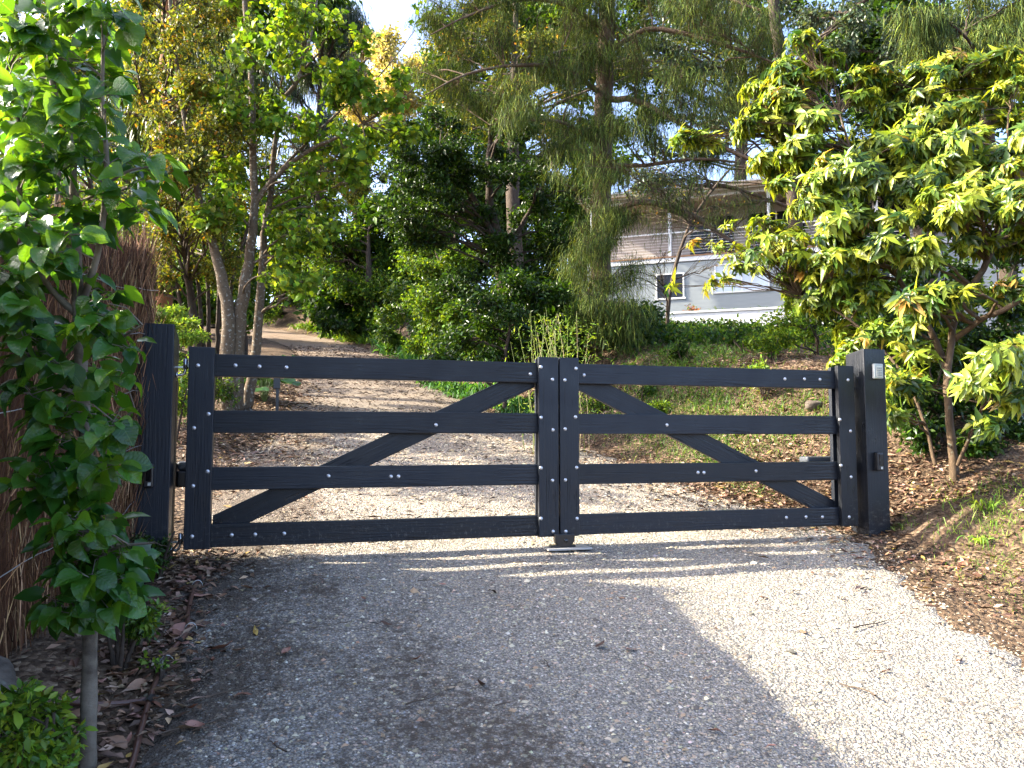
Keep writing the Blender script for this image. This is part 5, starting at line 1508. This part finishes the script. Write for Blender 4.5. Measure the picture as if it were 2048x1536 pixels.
# ivy and weeds over the bank, one mass
n = 72000
v = rng.uniform(5., 24., n); e = rng.uniform(1.3, 12, n) ** 1.
u = UR(v) + e
dens = .5 + .5 * np.sin(u * 1.1 + 2 * np.sin(v * .7)) * np.sin(v * .9 + 1)
ok = (rng.uniform(0, 1, n) < dens * sm(e + .3 * (v - 5), 1.5, 4.)) & in_view(u, v, G(u, v))
u, v, dens = u[ok], v[ok], dens[ok]
hgt_ = (.10 + .5 * dens * (1 - .7 * sm(u - UR(v), 5., 9.))) * rng.uniform(0, 1, len(u)) ** .7
P = np.stack([u, v, G(u, v) + hgt_], -1)
lf = Leaves(); lf.add(P, rdir(len(u)), unit(np.array([0, 0, .8]) + rdir(len(u))), .075 * np.exp(rng.normal(0, .25, len(u))), .055, palette(len(u), PAL['dark'] + [(.05, .12, .012, 2), (.12, .13, .03, 1)]), 'diamond')
tag(link('bank_groundcover', lf.mesh('bank_groundcover', M['leaf_soft'])), 'tangled green groundcover spreading over the bank below the house', 'groundcover', kind='stuff')


def grass_patch(n, cu, cv, su, sv, L, W, pal='grass'):
    u = rng.normal(cu, su, n); v = rng.normal(cv, sv, n)
    ok = off_road(u, v) > .05
    u, v = u[ok], v[ok]; k = len(u)
    P = np.stack([u, v, G(u, v) - .005], -1)
    D = np.stack([rng.normal(0, .5, k), rng.normal(0, .5, k), np.ones(k)], -1)
    return P, D, L * np.exp(rng.normal(0, .3, k)), W, rng.uniform(.2, 1.1, k), palette(k, PAL[pal])


lf = Leaves()
for a in [(2600, 2.9, 3.0, .30, .45, .14, .009), (2200, 3.0, 4.2, .4, .6, .16, .010), (2500, 3.3, 2.0, .35, .3, .10, .008), (1600, 2.5, 2.3, .2, .3, .09, .007), (3000, 3.6, 5.2, .5, .7, .16, .011), (600, 2.35, 1.4, .12, .2, .07, .005), (900, 2.3, 3.6, .15, .6, .08, .005), (1600, 2.4, 5.5, .3, .9, .12, .006)]:
    lf.blades(*grass_patch(*a), 2)
tag(link('bank_grass', lf.mesh('bank_grass', M['grass'])), 'short sunlit grass growing in patches on the bank', 'grass', kind='stuff')
lf = Leaves()
for a in [(420, 2.95, -.62, .2, .16, .11, .006), (300, 2.55, -1.0, .2, .14, .06, .005), (300, 2.3, -1.6, .15, .25, .05, .005), (260, 3.5, -.5, .2, .2, .12, .006), (160, 2.5, -1.25, .12, .18, .05, .004), (160, 2.05, -1.75, .10, .2, .04, .004), (120, 3.3, -.2, .2, .2, .12, .006), (200, 2.75, -1.5, .25, .3, .05, .004), (60, 2.62, -.12, .05, .05, .10, .005)]:
    lf.blades(*grass_patch(*a, pal='lime'), 2)
tag(link('verge_grass', lf.mesh('verge_grass', M['grass'])), 'sparse weedy grass on the verge below the keypad post', 'grass', kind='stuff')
wp = (2.70, -.74)
strap_plant('pale strappy weed on the earth verge near the keypad post', (*wp, float(G(*wp)) - .01), 26, .24, .014, 'lime', .04, 'strap_weed', 'weed', None, (.6, 1.2))
wp = (3.02, -.50)
strap_plant('tall thin grassy weed at the rhododendron foot', (*wp, float(G(*wp)) - .01), 22, .36, .012, 'bright', .04, 'strap_weed', 'weed', None, (.6, 1.2))

# ------------------------------------------------------------------ leaf litter and twigs
LITC = [(.075, .042, .026, 3), (.17, .098, .058, 4), (.28, .175, .11, 3), (.38, .27, .18, 2), (.36, .25, .07, .5)]


def litter(n, u, v, L, zf):
    bare = (np.hypot((u - 2.9) / .42, (v + .42) / .36) < 1) & (rng.uniform(0, 1, n) < .9)      # trodden bare mound by the post
    u = np.where(bare, 3.4 + rng.normal(0, .3, n), u); v = np.where(bare, v + .8, v)
    P = np.stack([u, v, zf(u, v) + rng.uniform(.004, .02, n)], -1)
    a = rng.uniform(0, 6.28, n)
    A = np.stack([np.cos(a), np.sin(a), rng.normal(0, .28, n)], -1)
    Nn = unit(np.array([0, 0, 1.]) + rng.normal(0, .35, (n, 3)))
    return P, A, Nn, L * np.exp(rng.normal(0, .3, n)), L * .42, palette(n, LITC, .2)


zmax = lambda u, v: np.maximum(G(u, v), np.where(off_road(u, v) < 0, drive_z(u, v), -9))
lf = Leaves()
for k, cu, cv, su, sv, L in [(2600, 2.75, .8, .4, .9, .055), (800, 3.3, .0, .4, .35, .055), (3800, 3.2, 3.4, .6, 1.5, .06), (1500, 2.2, 1.4, .35, .6, .06), (380, 2.15, -1.2, .2, .55, .045), (2200, 3.8, 6.5, .8, 1.5, .08),
                             (900, -2.32, -1.3, .13, .75, .055), (500, -2.25, -.15, .16, .2, .055), (2200, -2.5, 4.2, .5, 1.3, .06), (1400, -2.2, 7.5, .4, 2., .07), (1200, 1.8, 5., .3, 2.5, .06), (1500, 2.2, 12, .6, 3., .09), (900, -2., 13., .4, 3., .09)]:
    u = rng.normal(cu, su, k); v = rng.normal(cv, sv, k)
    lf.add(*litter(k, u, v, L, zmax), 'diamond')
k = 9000
u = rng.uniform(-1.9, 1.7, k); v = .2 + 24 * rng.uniform(0, 1, k) ** 1.3
u = np.where(rng.uniform(0, 1, k) < .45, np.sign(u) * (1.8 - np.abs(rng.normal(0, .4, k))), u)
lf.add(*litter(k, u + UC(v), v, .028, zmax), 'diamond')
k = 6000
u = rng.uniform(-1.9, 1.6, k); v = .6 + 26 * rng.uniform(0, 1, k) ** 1.2
P_, A_, N_, L_, W_, c_ = litter(k, u + UC(v), v, .05, zmax)
lf.add(P_, A_, N_, L_ * (1 + .05 * v), .006 + .0012 * v, palette(k, [(.045, .026, .015, 3), (.09, .052, .03, 2)]), 'diamond')
k = 1500
u = rng.uniform(-2.1, 1.7, k); v = rng.uniform(-3., .2, k)
lf.add(*litter(k, np.where(rng.uniform(0, 1, k) < .6, -2.1 + np.abs(rng.normal(0, .5, k)), u), v, .014, zmax), 'diamond')
k = 1300
lf.add(*litter(k, rng.normal(2.4, .5, k), rng.normal(-1.3, .7, k), .022, zmax), 'diamond')
tag(link('leaf_litter', lf.mesh('leaf_litter', M['litter'])), 'brown leaf litter drifted over the bed, bank and drive edges', 'leaf litter', kind='stuff')


def fallen_mesh(c, f, w, ratio, mat):
    V = []; T = []
    ts = np.linspace(0, 1, 6)
    for t in ts:
        ww = ratio * math.sin(math.pi * t ** .8) * .5
        for sg in (-1, 0, 1):
            V.append((t - .5, sg * ww, c * (t - .5) ** 2 + abs(sg) * ww * f + w * math.sin(t * 7 + sg)))
    for i in range(5):
        for j in range(2):
            a = i * 3 + j; T += [(a, a + 1, a + 4), (a, a + 4, a + 3)]
    return mesh_np('fallen_leaf', V, T, M[mat], smooth=True)


FC = [('dark brown', (.09, .042, .022), 4), ('russet', (.21, .085, .045), 4), ('tan', (.34, .19, .11), 4), ('pinkish', (.42, .21, .15), 3), ('yellow', (.46, .30, .06), 1), ('straw coloured', (.44, .34, .22), 2)]
for nm_, c_, _ in FC:
    m, nt, out = new_mat("fallen_leaf_" + nm_.replace(' ', '_'))
    c = mixc(nt, math_n(nt, 'MULTIPLY', noise(nt, coord(nt), 5., 4), .7), c_, tuple(x * .4 for x in c_))
    principled(nt, out, c, .55, .4)
    M['fallen_' + nm_] = m
FS = [('cupped', .5, .4, .03, .5), ('arched', -.35, .5, .04, .42), ('broad flat', .12, -.15, .03, .58), ('rolled up', .8, .9, .02, .35), ('narrow', -.2, -.3, .06, .26)]
FM = [[fallen_mesh(*s_[1:], 'fallen_' + c_[0]) for c_ in FC] for s_ in FS]
FW_ = np.array([c_[2] for c_ in FC], float); FW_ /= FW_.sum()
spots = []
for k, cu, cv, su, sv, Lm, lab, gp in [(95, -2.18, -1.25, .13, .62, .062, 'fallen leaf among the pipe and bed edge', 'fallen leaves along the pipe'),
                                       (30, -2.35, -1.75, .12, .3, .06, 'fallen leaf among the pipe and bed edge', 'fallen leaves along the pipe'),
                                       (28, -.9, -1.6, .75, .85, .045, 'dry leaf lying on the shaded gravel before the gate', 'leaves on the shaded gravel'),
                                       (16, 1.0, -1.2, .4, .6, .042, 'dry leaf lying on the sunlit gravel before the gate', 'leaves on the sunlit gravel'),
                                       (60, 2.35, -.95, .25, .45, .055, 'fallen leaf on the earth verge below the keypad post', 'fallen leaves on the verge'),
                                       (60, 2.95, .1, .4, .35, .06, 'fallen leaf under the rhododendron', 'fallen leaves under the rhododendron')]:
    for _ in range(k): spots.append((rng.normal(cu, su), rng.normal(cv, sv), Lm * math.exp(rng.normal(0, .28)), lab, gp))
for u, v, L, lab, gp in spots:
    if math.hypot((u - 2.9) / .42, (v + .42) / .36) < 1 and rng.uniform() < .8: continue
    fs, fc = int(rng.integers(5)), int(rng.choice(len(FC), p=FW_))
    o = link('fallen_leaf', FM[fs][fc], None, (u, v, float(zmax(np.array(u), np.array(v))) + .012), (rng.normal(0, .25), rng.normal(0, .25), rng.uniform(0, 6.28)))
    o.scale = (L, L, L)
    tag(o, FS[fs][0] + ' ' + FC[fc][0] + ' ' + lab, 'leaf', gp)
TM = []
for i in range(4):
    t = Tubes(); pts = [(x - .5, .06 * math.sin(x * 5 + i) * (i + 1) / 2, .01 * math.sin(x * 8)) for x in np.linspace(0, 1, 7)]
    t.add(pts, np.linspace(.028, .010, 7), 5)
    if i % 2: t.add([(.05, .04, 0), (.2, .12, .01), (.33, .15, .02)], [.014, .010, .006], 5)
    TM.append(t.mesh('fallen_twig', M['twig']))
tw_list = [(1.15, -1.55, .32, .35), (.55, -2.15, .20, 1.7), (-1.2, -1.9, .16, .6), (-1.9, -1.7, .24, .7), (-2.0, -1.95, .26, .5)]
for i in range(46):
    v = -2.6 + 3.2 * rng.uniform(0, 1); u = rng.uniform(-2.0, 1.6)
    tw_list.append((u, v, rng.uniform(.03, .12), rng.uniform(0, 3.14)))
for u, v, L, a in tw_list:
    ti = int(rng.integers(4))
    o = link('fallen_twig', TM[ti], None, (u, v, float(drive_z(u, v)) + .010), (0, 0, a)); o.scale = (L, min(L, .14), min(L, .14))
    tag(o, ('forked' if ti % 2 else 'plain') + (' long' if L > .15 else ' short' if L < .07 else '') + ' dry twig lying on the gravel before the gate', 'twig', 'twigs scattered on the gravel')
